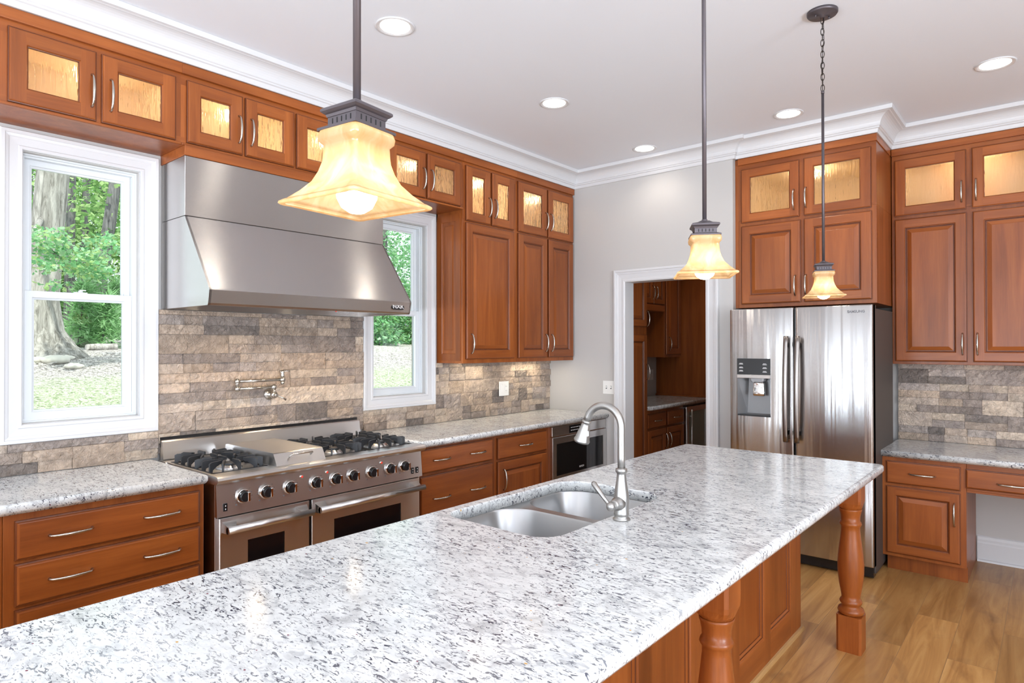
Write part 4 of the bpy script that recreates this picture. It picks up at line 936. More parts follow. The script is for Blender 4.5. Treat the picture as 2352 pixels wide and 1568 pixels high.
# ------------------------------------------------------------------ pendants
def pendant_shade():
    b = MB()
    prof = [(0.0340, 1.8275, 0.2), (0.0425, 1.8265, 0.2), (0.0448, 1.819, 0.2), (0.0435, 1.811, 0.19), (0.0378, 1.805, 0.17), (0.0370, 1.798, 0.15), (0.0372, 1.790, 0.14), (0.0380, 1.780, 0.13), (0.0420, 1.765, 0.12), (0.0490, 1.749, 0.11), (0.0615, 1.734, 0.10), (0.0735, 1.7225, 0.08), (0.0775, 1.7185, 0.08), (0.0785, 1.7195, 0.08), (0.0830, 1.7165, 0.08), (0.0835, 1.7135, 0.08), (0.0810, 1.7110, 0.08), (0.0760, 1.7125, 0.08)]
    loops = []; N = 96
    for s_, z, k in prof:
        lp = []
        for i in range(N):
            a = 2 * PI * i / N; ca, sa = math.cos(a), math.sin(a)
            pw = 2 / max(0.02, k * 1.0); pw = min(pw, 26); m = (abs(ca) ** pw + abs(sa) ** pw) ** (-1 / pw)
            if abs((math.degrees(a) % 90) - 45) < 5.7: m *= 1.022 if z < 1.803 else 1.0
            lp.append((s_ * m * ca, s_ * m * sa, z))
        loops.append(lp)
    b.loft(loops, True, False, False, 0, True); return b
def pendant(x, y, rz, zb, label, chain=False):
    t = thing('pendant_light', label, 'pendant light', (x, y, zb - 0.0115), rz, 'amber glass pendants over the island')
    ZC = 3.035 - (zb - 0.0115 - 1.700); dz = 0.0055
    def M(): return MB(1.700)
    b = M(); b.lathe([(0.066, ZC - 0.0005), (0.066, ZC - 0.010), (0.062, ZC - 0.016), (0.012, ZC - 0.020), (0.010, ZC - 0.030)], (0, 0), 36); cn = b.build('canopy', BRONZE, t)
    b = M(); b.lathe([(0.004, ZC - 0.015), (0.004, ZC - 0.026), (0.002, ZC - 0.029)], (-0.03, -0.02), 10); b.lathe([(0.004, ZC - 0.015), (0.004, ZC - 0.026), (0.002, ZC - 0.029)], (0.03, 0.02), 10); b.build('canopy_screw', BRONZE, cn)
    ztop = ZC - 0.02
    if chain:
        ztop = 2.668 - (zb - 1.7115); b = M(); n = 13; L_ = (ZC - 0.028 - ztop) / n; rr_ = random.Random(3)
        for i in range(n):
            zc_ = ztop + L_ * (i + 0.5); a0 = (i % 2) * PI / 2 + rr_.uniform(-0.3, 0.3); pts = []
            for k in range(17):
                a = 2 * PI * k / 16; u = 0.0075 * math.cos(a); v_ = (L_ / 2 + 0.004) * math.sin(a); pts.append((u * math.cos(a0), u * math.sin(a0), zc_ + v_))
            b.tube(pts, 0.0017, 6, cap=False)
        b.tube([(0.003, 0.002, ZC - 0.02), (0.006, -0.004, 2.9), (-0.004, 0.005, 2.78), (0, 0, 2.66)], 0.0016, 6); b.build('chain', CHAIN, t)
    b = M(); b.tube([(0, 0, 1.866), (0, 0, ztop)], 0.0062, 14); b.lathe([(0.0072, ztop - 0.012), (0.0072, ztop)], (0, 0), 14); b.build('rod', BRONZE, t)
    b = M()
    def sqr(s_, z): return [(s_, s_, z), (-s_, s_, z), (-s_, -s_, z), (s_, -s_, z)]
    b.loft([sqr(0.012, 1.873), sqr(0.021, 1.8675), sqr(0.0370, 1.8625), sqr(0.0392, 1.8605), sqr(0.0392, 1.857), sqr(0.0360, 1.854), sqr(0.0335, 1.8525), sqr(0.0320, 1.8485), sqr(0.0310, 1.8480), sqr(0.0310, 1.835), sqr(0.0330, 1.8345), sqr(0.0425, 1.831), sqr(0.0425, 1.827)], True, True, True); b.lathe([(0.0085, 1.871), (0.0085, 1.878)], (0, 0), 14)
    cap = b.build('cap', BRONZE, t)
    b = M()
    for k in range(5):
        u = -0.0200 + 0.0100 * k
        for f in (lambda d, a=u: (d, a), lambda d, a=u: (a, d)):
            for sg in (-1, 1):
                c0 = f(sg * 0.0311); hx = 0.0003 if abs(c0[0]) > 0.0305 else 0.0011; hy = 0.0003 if abs(c0[1]) > 0.0305 else 0.0011
                b.box(c0[0] - hx, c0[0] + hx, c0[1] - hy, c0[1] + hy, 1.8375, 1.8455)
    b.build('cap_slots', DARK, cap)
    bm_ = pendant_shade(); bm_.o = Vector((0, 0, 0))
    for v in bm_.bm.verts: v.co.z -= 1.700
    bm_.build('shade', SHADE, t)
    b = M(); b.lathe([(0.013, 1.822), (0.013, 1.795), (0.014, 1.790), (0.020, 1.774)], (0, 0), 24); bl = b.build('bulb', PLATE, t)
    b = M(); b.lathe([(0.020, 1.774), (0.028, 1.757), (0.032, 1.741), (0.031, 1.725), (0.024, 1.711), (0.012, 1.703), (0.001, 1.701)], (0, 0), 24); b.build('lit_globe', BULB, bl)
    return t
pendant(2.742, -4.119, R(7), 1.7125, 'amber glass pendant hanging in front of the steel range hood')
pendant(2.789, -2.925, R(30), 1.700, 'amber glass pendant hanging in front of the pantry doorway trim')
pendant(2.766, -1.560, R(20), 1.718, 'amber glass pendant on a chain in front of the cabinet above the refrigerator', chain=True)

# ------------------------------------------------------------------ recessed ceiling lights
cans = [((1.162, -2.755), 'recessed ceiling light nearest the large window, left of all the others'), ((1.166, -1.476), 'recessed ceiling light between the tall wall cabinets and the pendants'), ((1.146, -0.268), 'recessed ceiling light over the corner by the doorway wall'), ((2.236, -0.310), 'recessed ceiling light in front of the cabinet above the refrigerator'), ((3.336, -0.356), 'recessed ceiling light in front of the desk wall cabinets, at the right')]
def can_light(x, y, label):
    t = thing('recessed_light', label, 'ceiling light', (x, y, ZC), 0, 'recessed ceiling lights')
    b = MB(ZC); b.lathe([(0.094, ZC - 0.0002), (0.094, ZC - 0.004), (0.088, ZC - 0.006), (0.080, ZC - 0.004), (0.072, ZC - 0.001)], (0, 0), 40, cap0=False, cap1=False); b.build('trim_ring', WHITE, t)
    b = MB(ZC); b.lathe([(0.072, ZC - 0.0008), (0.071, ZC - 0.0014)], (0, 0), 40); b.build('lens', CANGLOW, t)
    lamp('can_lamp', 'SPOT', CAN_W * 3, CAN, (0, 0, -0.012), parent=t, shadow_soft_size=0.07, spot_size=R(140), spot_blend=0.7)
    return t
for (x, y), lb in cans: can_light(x, y, lb)
# further cans of the same grid behind the camera light the room (out of frame)
for x, y in ((1.16, -4.05), (3.34, -2.75), (3.34, -5.2), (5.2, -1.5), (5.2, -4.0)):
    lamp('can_lamp', 'SPOT', CAN_W * 3, CAN, (x, y, ZC - 0.012), shadow_soft_size=0.07, spot_size=R(140), spot_blend=0.7)

# ------------------------------------------------------------------ refrigerator
GX0, GX1, GY, GZ = 1.775, 2.699, -0.175, 1.755
t = thing('refrigerator', 'stainless french-door refrigerator with water dispenser', 'refrigerator', (GX0, GY, 0)); GW = GX1 - GX0
b = MB(); b.box(0.004, GW - 0.004, 0.082, 0.690, 0.03, 1.735, 0, 0.004); b.box(0.02, GW - 0.02, 0.10, 0.6, 0.0, 0.03); b.build('body', FRIDGE_SIDE, t)
b = MB(); b.box(0.01, GW - 0.01, 0.05, 0.12, 0.012, 0.085); b.build('toe_grille', BLACK, t)
b = MB(); b.box(0.03, 0.13, 0.02, 0.16, 1.7352, 1.752, 0, 0.003); b.box(GW - 0.13, GW - 0.01, 0.02, 0.16, 1.7352, 1.758, 0, 0.003); b.build('hinge_cover', FRIDGE_SIDE, t)
def fridge_front(x, x0, x1, depth=0.009):
    u = (x - x0) / (x1 - x0) * 2 - 1; e = min(x - x0, x1 - x); r_ = 0.014
    rd = r_ - math.sqrt(max(0, r_ * r_ - (r_ - min(e, r_)) ** 2))
    return depth * u * u + rd
def fridge_door(name, x0, x1, z0, z1, hole=None):
    b = MB(); xs = sorted(set([x0, x0 + 0.002, x0 + 0.005, x0 + 0.009, x0 + 0.014, x1 - 0.014, x1 - 0.009, x1 - 0.005, x1 - 0.002, x1] + [x0 + (x1 - x0) * k / 16 for k in range(1, 16)] + ([hole[0], hole[1]] if hole else [])))
    zs = [z0, z0 + 0.006, z1 - 0.006, z1] if not hole else [z0, z0 + 0.006, hole[2], hole[3], z1 - 0.006, z1]
    g = [[b.v((x, fridge_front(x, x0, x1) + (0.004 if z in (z0, z1) else 0), z)) for x in xs] for z in zs]
    for j in range(len(zs) - 1):
        for i in range(len(xs) - 1):
            if hole and zs[j] >= hole[2] - 1e-6 and zs[j + 1] <= hole[3] + 1e-6 and xs[i] >= hole[0] - 1e-6 and xs[i + 1] <= hole[1] + 1e-6: continue
            b.f([g[j][i], g[j][i + 1], g[j + 1][i + 1], g[j + 1][i]], 0, True)
    border = g[0] + [g[j][-1] for j in range(1, len(zs))] + g[-1][-2::-1] + [g[j][0] for j in range(len(zs) - 2, 0, -1)]
    bk = [b.v((v.co.x, 0.078, v.co.z)) for v in border]; n = len(border)
    for i in range(n): b.f([border[(i + 1) % n], border[i], bk[i], bk[(i + 1) % n]])
    b.f(bk)
    return b.build(name, STEEL_FRIDGE, t)
xg = 2.2235 - GX0
hole = (1.833 - GX0, 2.068 - GX0, 0.993, 1.403)
dl = fridge_door('door', 0.0, xg - 0.005, 0.672, GZ, hole); dr = fridge_door('door', xg + 0.005, GW, 0.672, GZ); df = fridge_door('freezer_drawer', 0.0, GW, 0.085, 0.655)
b = MB(); b.box(xg - 0.0045, xg + 0.0045, 0.03, 0.078, 0.672, GZ - 0.004); b.box(0.01, GW - 0.01, 0.03, 0.078, 0.6555, 0.6715); b.build('door_gasket', BLACK, t)
# dispenser
hx0, hx1 = hole[0], hole[1]
b = MB(); y0 = 0.002
b.box(hx0, hx1, 0.006, 0.03, 1.287, 1.403); dp = b.build('dispenser', GREYPLASTIC, dl)
b = MB()
A = [(hx0, 0.006, 0.993), (hx1, 0.006, 0.993), (hx1, 0.006, 1.265), (hx0, 0.006, 1.265)]; B = [(hx0 + 0.05, 0.070, 1.010), (hx1 - 0.002, 0.070, 1.010), (hx1 - 0.002, 0.074, 1.262), (hx0 + 0.06, 0.074, 1.262)]
b.loft([A, B], True, False, True); b.build('dispenser_recess', plain('dispenser_grey', (0.235, 0.235, 0.24), 0.3, 0.5), dp, fix=False)
b = MB(); b.box(hx0 + 0.001, hx1 - 0.001, -0.001, 0.0059, 1.288, 1.402); pnl = b.build('control_display', BLACKGLASS, dp)
b = MB()
for x, z in ((0.030, 1.362), (0.030, 1.335), (0.030, 1.312), (0.196, 1.360), (0.196, 1.334), (0.196, 1.308)):
    b.box(hx0 + x - 0.015, hx0 + x + 0.015, -0.0016, -0.0011, z - 0.0015, z + 0.0015); b.box(hx0 + x - 0.011, hx0 + x + 0.011, -0.0016, -0.0011, z + 0.005, z + 0.0075)
b.build('display_marking', WHITE_TXT, pnl)
b = MB(); b.box(hx0 + 0.001, hx1 - 0.001, -0.003, 0.0059, 1.264, 1.2875, 0, 0.001); b.build('button_strip', STEEL, dp)
b = MB(); b.loft([[(p[0], 0.02 + p[1], z) for p in rrect(hx0 + 0.085 + i, hx0 + 0.190 - i, -0.012, 0.045, 0.012, 4)] for z, i in ((1.263, 0), (1.245, 0.004), (1.237, 0.012))], True, True, True); b.build('spout_housing', GREYPLASTIC, dp)
b = MB(); b.loft([[(p[0], p[1], z) for p in rrect(hx0 + 0.112 - i, hx0 + 0.188 + i, 0.008 - i, 0.034, 0.009, 4)] for z, i in ((1.236, -0.004), (1.225, 0), (1.155, 0.003), (1.142, 0.002), (1.138, -0.004))], True, True, True, 0, True); b.build('paddle', CHROME, dp)
b = MB(); b.box(hx0 + 0.002, hx1 - 0.002, 0.004, 0.06, 0.9935, 1.004); b.build('drip_tray', BLACK, dp)
def fridge_handle(x, d):
    b = MB(); pts = []
    for k in range(17):
        u = -1 + 2 * k / 16; pts.append((x - 0.006 * (1 - u) / 2, -0.030 - 0.020 * (1 - u * u), 1.198 + 0.360 * u))
    b.tube(pts, 0.0165, 12, flat=0.75); 
    for z in (0.90, 1.50): b.box(x - 0.012, x + 0.006, -0.040, 0.020, z - 0.015, z + 0.015)
    h_ = b.build('handle', DARKSTEEL, d)
fridge_handle(2.182 - GX0, dl); fridge_handle(2.256 - GX0, dr)
text('maker_lettering', 'SAMSUNG', 0.021, GREY_TXT, dr, (2.605 - GX0, fridge_front(2.605 - GX0, xg, GW) - 0.0012, 1.713), (R(90), 0, R(3)), 0.0004, 0.0006, 1.05)

# cabinet above the refrigerator
YFF = YF + 0.019
t = thing('wall_cabinet', 'deep cherry cabinet above the refrigerator with two glass and two panel doors', 'cabinet', (1.765, YFF, 1.776)); W = 0.919; D = YK - YFF - 0.001
carcass(t, W, D, 1.776, 2.897, [(0.055, W - 0.055, 2.445, 2.795)], [0.452])
b = MB(1.776); b.box(-0.025, -0.0005, 0.0, D, 1.776, 2.897); b.build('filler_strip', WV, t)
door(t, 0.022, 0.437, 2.412, 2.815, 'glass', [(0.403, 2.535, True)]); door(t, 0.467, 0.890, 2.412, 2.818, 'glass', [(0.484, 2.538, True)])
door(t, 0.022, 0.445, 1.802, 2.388, 'raised', [(0.410, 1.922, True)]); door(t, 0.467, 0.892, 1.802, 2.391, 'raised', [(0.482, 1.922, True)])
b = MB(1.776); b.box(0, W, -0.019, 0.0, 2.85, 2.897, 1, 0.002); b.box(W - 0.001, W + 0.006, -0.019, 0.45, 2.85, 2.897, 0, 0.002); b.build('frieze_board', [WV, WH], t)
puck(t, 0.455, 0.25, 2.7945, PUCK_W * 1.5)

# desk side: wall cabinets, base unit, drawer
YDF = 0.521 + 0.019
t = thing('wall_cabinet', 'cherry wall cabinet above the desk counter with tall raised-panel doors', 'cabinet', (2.690, YDF, 1.362)); W = 0.93; D = YK - YDF - 0.001
carcass(t, W, D, 1.362, 2.897, [(0.055, W - 0.055, 2.445, 2.795)], [0.453])
door(t, 0.018, 0.438, 2.414, 2.817, 'glass', [(0.413, 2.535, True)]); door(t, 0.468, 0.890, 2.414, 2.820, 'glass', [(0.493, 2.535, True)])
door(t, 0.018, 0.440, 1.382, 2.392, 'raised', [(0.414, 1.503, True)]); door(t, 0.471, 0.892, 1.382, 2.392, 'raised', [(0.496, 1.503, True)])
b = MB(1.362); b.box(0, W, -0.019, 0.0, 2.85, 2.897, 1, 0.002); b.build('frieze_board', [WV, WH], t); puck(t, 0.455, 0.11, 2.7945, PUCK_W * 1.5)
YB = 0.133
t = thing('base_cabinet', 'small desk base cabinet with one drawer over a raised-panel door, beside the refrigerator', 'cabinet', (2.692, YB, 0)); W = 0.461
b = MB(); b.box(0, W, 0, YK - YB - 0.001, 0.102, 0.761, 0, 0.002); b.box(0.02, W, 0.06, YK - YB - 0.001, 0, 0.102); b.build('body', [WV, WH], t)
drawer(t, 0.026, 0.433, 0.584, 0.732, (0.230,)); door(t, 0.026, 0.431, 0.124, 0.566, 'raised', [(0.400, 0.431, True)], sw=0.055)
t = thing('desk_drawer', 'shallow cherry pencil drawer under the desk counter above the knee space', 'drawer', (3.154, YB, 0.58)); W = 1.1
b = MB(0.58); b.box(0, W, 0.0, 0.5, 0.592, 0.761, 0, 0.002); b.box(0, W, -0.001, 0.019, 0.580, 0.592, 1, 0.001); b.build('body', [WH, WH], t)
door(t, -0.004, 0.62, 0.607, 0.727, 'slab', [(0.225, 0.655, False)], name='drawer_front')

# ------------------------------------------------------------------ pantry
t = thing('pantry_cabinet', 'full-height cherry cabinet just inside the pantry doorway', 'cabinet', (0.62, 0.14, 0), R(90)); W = 0.585; D = 0.618
b = MB(); b.box(0, W, 0, D, 0.10, 2.6, 0, 0.002); b.box(0, W, 0.06, D, 0, 0.10); b.build('body', [WV, WH], t)
door(t, 0.02, W - 0.015, 1.672, 2.57, 'raised', [(W - 0.030, 1.750, True)]); door(t, 0.02, W - 0.015, 0.12, 1.600, 'raised', [(W - 0.030, 1.245, True)])
t = thing('wall_cabinet', 'short two-door pantry wall cabinet next to the full-height cabinet', 'cabinet', (0.312, 0.728, 1.862), R(90)); W = 0.96; D = 0.31
b = MB(1.862); b.box(0, W, 0, D, 1.862, 2.6, 0, 0.002); b.build('body', [WV, WH], t)
door(t, 0.25, 0.695, 1.94, 2.57, 'raised', [(0.665, 2.06, True)]); door(t, 0.70, 0.955, 1.94, 2.57, 'raised', [(0.735, 2.06, True)], sw=0.05)
door(t, 0.0, 0.245, 1.94, 2.57, 'raised', [(0.21, 2.06, True)], sw=0.05)
b = MB(1.862); b.box(0.25, W - 0.005, -0.016, 0.0, 1.866, 1.932, 1, 0.003); b.build('light_rail', [WV, WH], t)
t = thing('wall_cabinet', 'tall narrow pantry wall cabinet against the end panel', 'cabinet', (0.312, 1.690, 1.366), R(90)); W = 0.405
b = MB(1.366); b.box(0, W, 0, D, 1.366, 2.6, 0, 0.002); b.build('body', [WV, WH], t); door(t, 0.02, W - 0.010, 1.395, 2.57, 'raised', [(0.085, 1.515, True)])
b = MB(); b.box(0.0015, 1.05, 2.100, 2.125, 0.0, 2.6); b.box(0.002, 0.655, 2.075, 2.0995, 0.9145, 0.932, 0, 0.004)
tag(b.build('end_panel', WV), 'plain tall cherry panel closing the far end of the pantry counter', 'panel')
t = thing('base_cabinet', 'dim pantry base cabinet with two drawers over two doors', 'cabinet', (0.603, 0.740, 0), R(90)); W = 0.80; base_body(t, W, 0.601)
drawer(t, 0.008, 0.390, 0.694, 0.838, (0.20,)); drawer(t, 0.420, 0.790, 0.694, 0.838, (0.61,))
door(t, 0.008, 0.390, 0.12, 0.680, 'raised', [(0.362, 0.55, True)]); door(t, 0.410, 0.790, 0.12, 0.680, 'raised', [(0.440, 0.55, True)])
t = thing('wine_cooler', 'under-counter cooler with steel frame and dark glass door in the pantry', 'wine cooler', (0.603, 1.545, 0), R(90)); W = 0.55
b = MB(); b.box(0, W, 0.0, 0.60, 0.0, 0.866); b.build('body', BLACK, t)
b = MB(); ringloft(b, 0.004, W - 0.004, 0.10, 0.850, [(0, 0), (0, -0.030), (0.002, -0.034), (0.055, -0.034), (0.055, -0.024)]); wd = b.build('door', STEEL, t)
b = MB(); b.box(0.060, W - 0.060, -0.026, -0.001, 0.156, 0.794); b.build('door_glass', plain('reflection_tinted_glass', (0.20, 0.25, 0.21), 0.05, spec=0.9), wd)  # green base colour paints in the reflection on the door
b = MB(); b.tube([(0.078, -0.062, 0.13), (0.078, -0.062, 0.82)], 0.008, 12); b.tube([(0.078, -0.034, 0.20), (0.078, -0.062, 0.20)], 0.006); b.tube([(0.078, -0.034, 0.75), (0.078, -0.062, 0.75)], 0.006); b.build('handle', STEEL, wd)
lamp('pantry_fill', 'SPOT', 22, CAN, (1.15, 1.2, 2.95), shadow_soft_size=0.08, spot_size=R(140), spot_blend=0.7)  # unseen spot added to brighten the pantry

# ------------------------------------------------------------------ outside
def gz(x, y=0):
    d = -x
    return 0.30 + 0.135 * min(d, 8.0) + 0.055 * max(0, d - 8.0) + 0.03 * math.sin(1.7 * x + 0.6) * math.cos(1.3 * y)
b = MB(); xs = [-0.16 - 0.32 * i for i in range(130)]; ys = [-12 + 0.5 * j for j in range(84)]
rg = random.Random(2); g = [[b.v((x, y, gz(x, y) + rg.uniform(-0.012, 0.012))) for y in ys] for x in xs]
for i in range(len(xs) - 1):
    for j in range(len(ys) - 1): b.f([g[i][j], g[i][j + 1], g[i + 1][j + 1], g[i + 1][j]], 0, True)
struct(b.build('ground', GROUND))
CAMP = Vector((3.5689, -4.7174, 1.4961))
def at(u, v, x):
    """world point where the sight line through picture point (u, v) reaches the plane at this x: used once to survey where each tree stands"""
    d_ = fw + rt2 * ((u - 1176) / FPX) + up2 * ((784 - v) / FPX); return CAMP + d_ * ((x - CAMP.x) / d_.x)
def leaf_mesh(name, clusters, size, pal, seed, parent, lobed=False, droop=0.4, needle=False):
    rnd = random.Random(seed); V, F, cols = [], [], []
    for (c, rad, n) in clusters:
        for _ in range(n):
            while True:
                p = Vector((rnd.uniform(-1, 1), rnd.uniform(-1, 1), rnd.uniform(-1, 1)))
                if p.length < 1: break
            p = Vector((c[0] + p.x * rad[0], c[1] + p.y * rad[1], c[2] + p.z * rad[2])); s_ = size * rnd.uniform(0.6, 1.35)
            a = Vector((rnd.gauss(0, 1), rnd.gauss(0, 1), rnd.gauss(-droop, 0.5))).normalized(); n_ = Vector((rnd.gauss(0, 0.6), rnd.gauss(0, 0.6), 1)); sd = a.cross(n_)
            if sd.length < 1e-3: continue
            sd.normalize(); k = len(V); wd_ = 0.07 if needle else 0.32
            if lobed:
                q = [(0, 0), (0.22, 0.16), (0.34, 0.36), (0.46, 0.18), (0.62, 0.38), (0.76, 0.18), (1, 0), (0.76, -0.18), (0.62, -0.38), (0.46, -0.18), (0.34, -0.36), (0.22, -0.16)]
            else: q = [(0, 0), (0.4, wd_), (1, 0), (0.4, -wd_)]
            nn = a.cross(sd)
            for u_, w_ in q: V.append(p + a * (u_ * s_) + sd * (w_ * s_) + nn * (abs(w_) * s_ * 0.25))
            F.append(tuple(range(k, k + len(q)))); cc = rnd.choice(pal); f_ = rnd.uniform(0.75, 1.25); cols += [(cc[0] * f_, cc[1] * f_, cc[2] * f_, 1)] * len(q)
    me = bpy.data.meshes.new(name); me.from_pydata([tuple(v) for v in V], [], F); me.update()
    ca = me.color_attributes.new('Col', 'FLOAT_COLOR', 'CORNER'); ca.data.foreach_set('color', [x for c in cols for x in c])
    me.materials.append(LEAF); o = bpy.data.objects.new(name, me); C.objects.link(o); o.parent = parent
    if parent: o.location = -parent.location
    return o
G1 = [(0.30, 0.50, 0.18), (0.40, 0.60, 0.24), (0.22, 0.42, 0.14), (0.48, 0.66, 0.30), (0.16, 0.33, 0.10)]
G2 = [(0.26, 0.52, 0.26), (0.36, 0.62, 0.36), (0.18, 0.42, 0.20), (0.46, 0.70, 0.44)]
GD = [(0.10, 0.24, 0.08), (0.16, 0.34, 0.12), (0.24, 0.44, 0.18)]
def tree(label, trunk, rad, bark_, clusters, size, pal, seed, name='tree', cat='tree', lobed=False, foliage='foliage'):
    p0 = trunk[0]; t = thing(name, label, cat, (p0[0], p0[1], p0[2]))
    b = MB(off=p0); b.tube(trunk, rad, 14); b.build('trunk', bark_, t)
    if clusters:
        f = leaf_mesh(foliage, clusters, size, pal, seed, t, lobed); f['kind'] = 'stuff'
    return t
def foot(x, u):
    p = at(u, 800, x); return Vector((x, p.y, gz(x, p.y) - 0.12))
def shift(pt, dx): return (pt[0] + dx, pt[1], pt[2])
# the big oak seen through the large window, one leafy bough across its trunk
f0 = foot(-8.0, 104); oak = [f0, f0 + Vector((0, 0, 0.12)), at(101, 800, -8.0), at(98, 760, -8.0), at(96, 690, -8.0), at(108, 540, -8.0), at(122, 400, -8.0), at(140, 200, -8.0), at(150, 0, -8.0)]
bc = at(150, 590, -6.4)
oak_t = tree('thick grey oak trunk with a leafy bough, seen through the large window', oak, [0.62, 0.50, 0.42, 0.28, 0.225, 0.215, 0.215, 0.20, 0.19], BARK,
     [(at(95, 545, -6.3), (0.5, 0.30, 0.16), 300), (at(150, 590, -6.5), (0.5, 0.34, 0.20), 420), (at(215, 615, -6.6), (0.45, 0.25, 0.18), 300), (at(95, 610, -6.2), (0.4, 0.2, 0.10), 60), (at(120, 650, -6.3), (0.3, 0.18, 0.06), 40), (at(240, 560, -6.8), (0.5, 0.25, 0.20), 180)], 0.075, G2 + G1[3:4], 4, lobed=True)
b = MB(off=oak[0]); b.tube([at(96, 500, -8.0), at(80, 530, -7.2), at(130, 590, -6.4), at(225, 610, -6.6)], [0.05, 0.035, 0.02, 0.008], 8); b.build('bough', BARK, oak_t)
f0 = foot(-11.0, 214)
tree('leaning dark tree trunk behind the oak', [f0, at(222, 690, -11), at(237, 600, -11), at(252, 510, -11), at(263, 430, -11), at(280, 330, -11), at(310, 150, -11)], [0.20, 0.13, 0.12, 0.115, 0.11, 0.10, 0.08], BARKD, [(at(255, 545, -10.8), (0.4, 0.25, 0.2), 50), (at(260, 430, -11.3), (1.3, 1.0, 0.9), 300)], 0.12, G1, 11)
for k, (u0, u1, x, lb) in enumerate(((160, 165, -13.5, 'slim pale grey tree right beside the oak trunk'), (192, 200, -15.0, 'slim dark tree between the oak and the leaning trunk'))):
    f0 = foot(x, u0); tree(lb, [f0, at(u0, 600, x), at(u1, 400, x), at(u1 + 6, 200, x)], [0.13, 0.10, 0.085, 0.07], BARKD, [(at(u1 + 5, 440, x - 0.5), (1.6, 1.2, 1.6), 650), (at(u0, 560, x - 0.6), (1.5, 1.2, 1.0), 350)], 0.15, G1, 20 + k)
# background woods: separate leafy trees
bgt = [(-16.5, 60, 'dense leafy tree filling the far left of the large window view'), (-17.5, 150, 'leafy woodland tree standing deep behind the oak'), (-18.5, 235, 'bright leafy tree behind the leaning trunk'), (-16.0, 300, 'leafy tree at the right edge of the large window view')]
for k, (x, u, lb) in enumerate(bgt):
    f0 = foot(x, u); c1, c2, c3, c4 = at(u, 720, x), at(u, 600, x), at(u + 10, 470, x), at(u, 350, x)
    tree(lb, [f0, at(u, 600, x), at(u + 6, 380, x)], [0.17, 0.13, 0.10], BARKD, [(c1, (1.0, 1.5, 1.0), 620), (c2, (1.2, 1.7, 1.3), 800), (c3, (1.2, 1.8, 1.4), 760), (c4, (1.2, 1.8, 1.4), 420)], 0.17, G1 + (GD if k % 2 == 0 else []), 40 + k)
# pine saplings low in the large window
for k, (x, u, h_, lb) in enumerate(((-9.8, 178, 1.2, 'feathery pine sapling nearest the oak foot'), (-10.2, 203, 1.7, 'tallest feathery pine sapling in the middle of the lower sash'), (-9.6, 232, 1.0, 'small bright pine sapling before the fallen log'), (-10.6, 256, 1.3, 'feathery pine sapling at the right of the lower sash'))):
    f0 = foot(x, u); tp = f0 + Vector((0.0, 0.10, h_)); cl = []
    for q in range(7):
        s_ = 0.22 + 0.78 * q / 6; c_ = f0.lerp(tp, s_); w_ = 0.42 * (1.15 - s_); cl.append((c_, (w_, w_, 0.13), 150))
    t = thing('pine_sapling', lb, 'young pine', tuple(f0)); b = MB(off=f0); b.tube([f0, f0.lerp(tp, 0.5), tp], [0.022, 0.014, 0.005], 8); b.build('trunk', BARKD, t)
    f = leaf_mesh('needles', cl, 0.20, [(0.34, 0.58, 0.28), (0.42, 0.66, 0.36), (0.26, 0.48, 0.22)], 60 + k, t, needle=True, droop=-0.3); f['kind'] = 'stuff'
# shrubs behind the second window
sh_ = [(-11.0, 850, 'leafy green shrub low in the narrow window view, nearest the hood'), (-12.0, 905, 'leafy green shrub in the middle of the narrow window view'), (-11.4, 965, 'leafy green shrub at the right of the narrow window view')]
for k, (x, u, lb) in enumerate(sh_):
    f0 = foot(x, u); cl = [(at(u, 775, x), (0.9, 0.95, 0.42), 900), (at(u, 735, x), (0.8, 0.9, 0.5), 800), (at(u + 8, 680, x - 0.3), (0.8, 0.9, 0.6), 700)]
    t = thing('shrub', lb, 'shrub', tuple(f0)); b = MB(off=f0)
    for q in range(4): b.tube([f0 + Vector((0.05 * q, 0.06 * q, 0)), f0 + Vector((0.1 * q - 0.1, 0.22 * (q - 1.5), 0.9))], [0.02, 0.008], 6)
    b.build('stem', BARKD, t); f = leaf_mesh('foliage', cl, 0.14, G2 + GD[1:], 80 + k, t); f['kind'] = 'stuff'
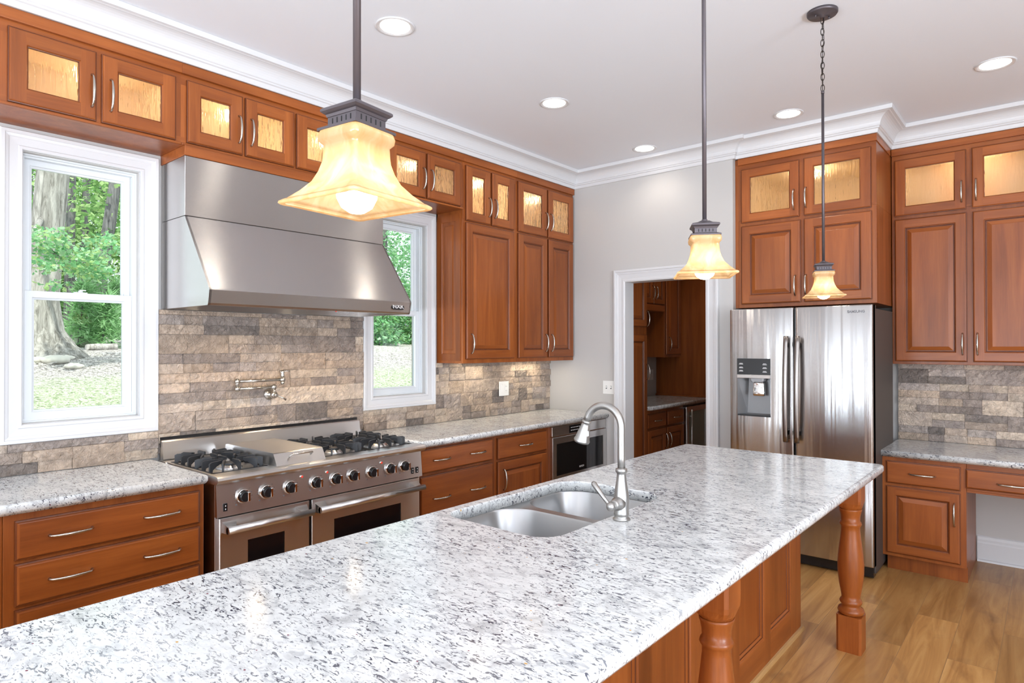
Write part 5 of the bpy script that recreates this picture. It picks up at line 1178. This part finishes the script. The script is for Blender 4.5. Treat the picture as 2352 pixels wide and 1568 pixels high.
for k, (x, u, lb) in enumerate(((-15.0, 880, 'tall leafy tree behind the shrubs in the narrow window view'), (-16.0, 950, 'tall leafy tree at the right behind the shrubs of the narrow window'), (-17.0, 820, 'tall leafy tree partly hidden by the hood in the narrow window'))):
    f0 = foot(x, u); tree(lb, [f0, at(u, 640, x), at(u + 4, 430, x)], [0.2, 0.15, 0.1], BARKD, [(at(u, 690, x), (1.0, 1.3, 1.0), 500), (at(u, 620, x), (1.2, 1.5, 1.2), 800), (at(u, 550, x), (1.2, 1.6, 1.2), 800), (at(u, 470, x), (1.2, 1.6, 1.2), 420)], 0.15, G2, 90 + k)
# fallen log, branch and rocks near the oak
p = [at(200, 803, -9.0), at(225, 799, -9.1), at(252, 794, -9.2), at(268, 795, -9.2)]
for q in p: q.z = gz(q.x, q.y) + 0.05
b = MB(); b.tube(p, [0.05, 0.065, 0.06, 0.07], 10); tag(b.build('fallen_log', DEADWOOD), 'weathered fallen log lying on the leaf litter beyond the oak', 'log')
p = [at(84, 862, -6.9), at(130, 838, -7.2), at(150, 830, -7.3)]
for q in p: q.z = gz(q.x, q.y) + 0.02
b = MB(); b.tube(p, [0.008, 0.012, 0.006], 8); tag(b.build('branch', DEADWOOD), 'thin bare branch lying in the leaf litter before the oak', 'branch')
rk = random.Random(5)
for u, v, x, s_, lb in ((88, 824, -7.4, 0.09, 'small pale rock at the left foot of the oak'), (128, 822, -7.3, 0.13, 'broad pale rock at the middle of the oak foot'), (152, 822, -7.5, 0.08, 'pale rock right of the oak foot'), (170, 842, -6.8, 0.09, 'yellowish rock lying alone in the leaf litter'), (190, 783, -10.0, 0.20, 'mossy boulder beyond the oak beside the saplings')):
    q = at(u, v, x); b = MB(off=(q.x, q.y, gz(q.x, q.y))); b.sphere((q.x, q.y, gz(q.x, q.y) + s_ * 0.25), s_, 0, 12, 8, 0.55)
    for vv in b.bm.verts: vv.co *= 1 + rk.uniform(-0.12, 0.12); vv.co.y *= 1.35
    o = b.build('rock', ROCK); o.location = (q.x, q.y, gz(q.x, q.y)); tag(o, lb, 'rock', 'rocks by the oak')
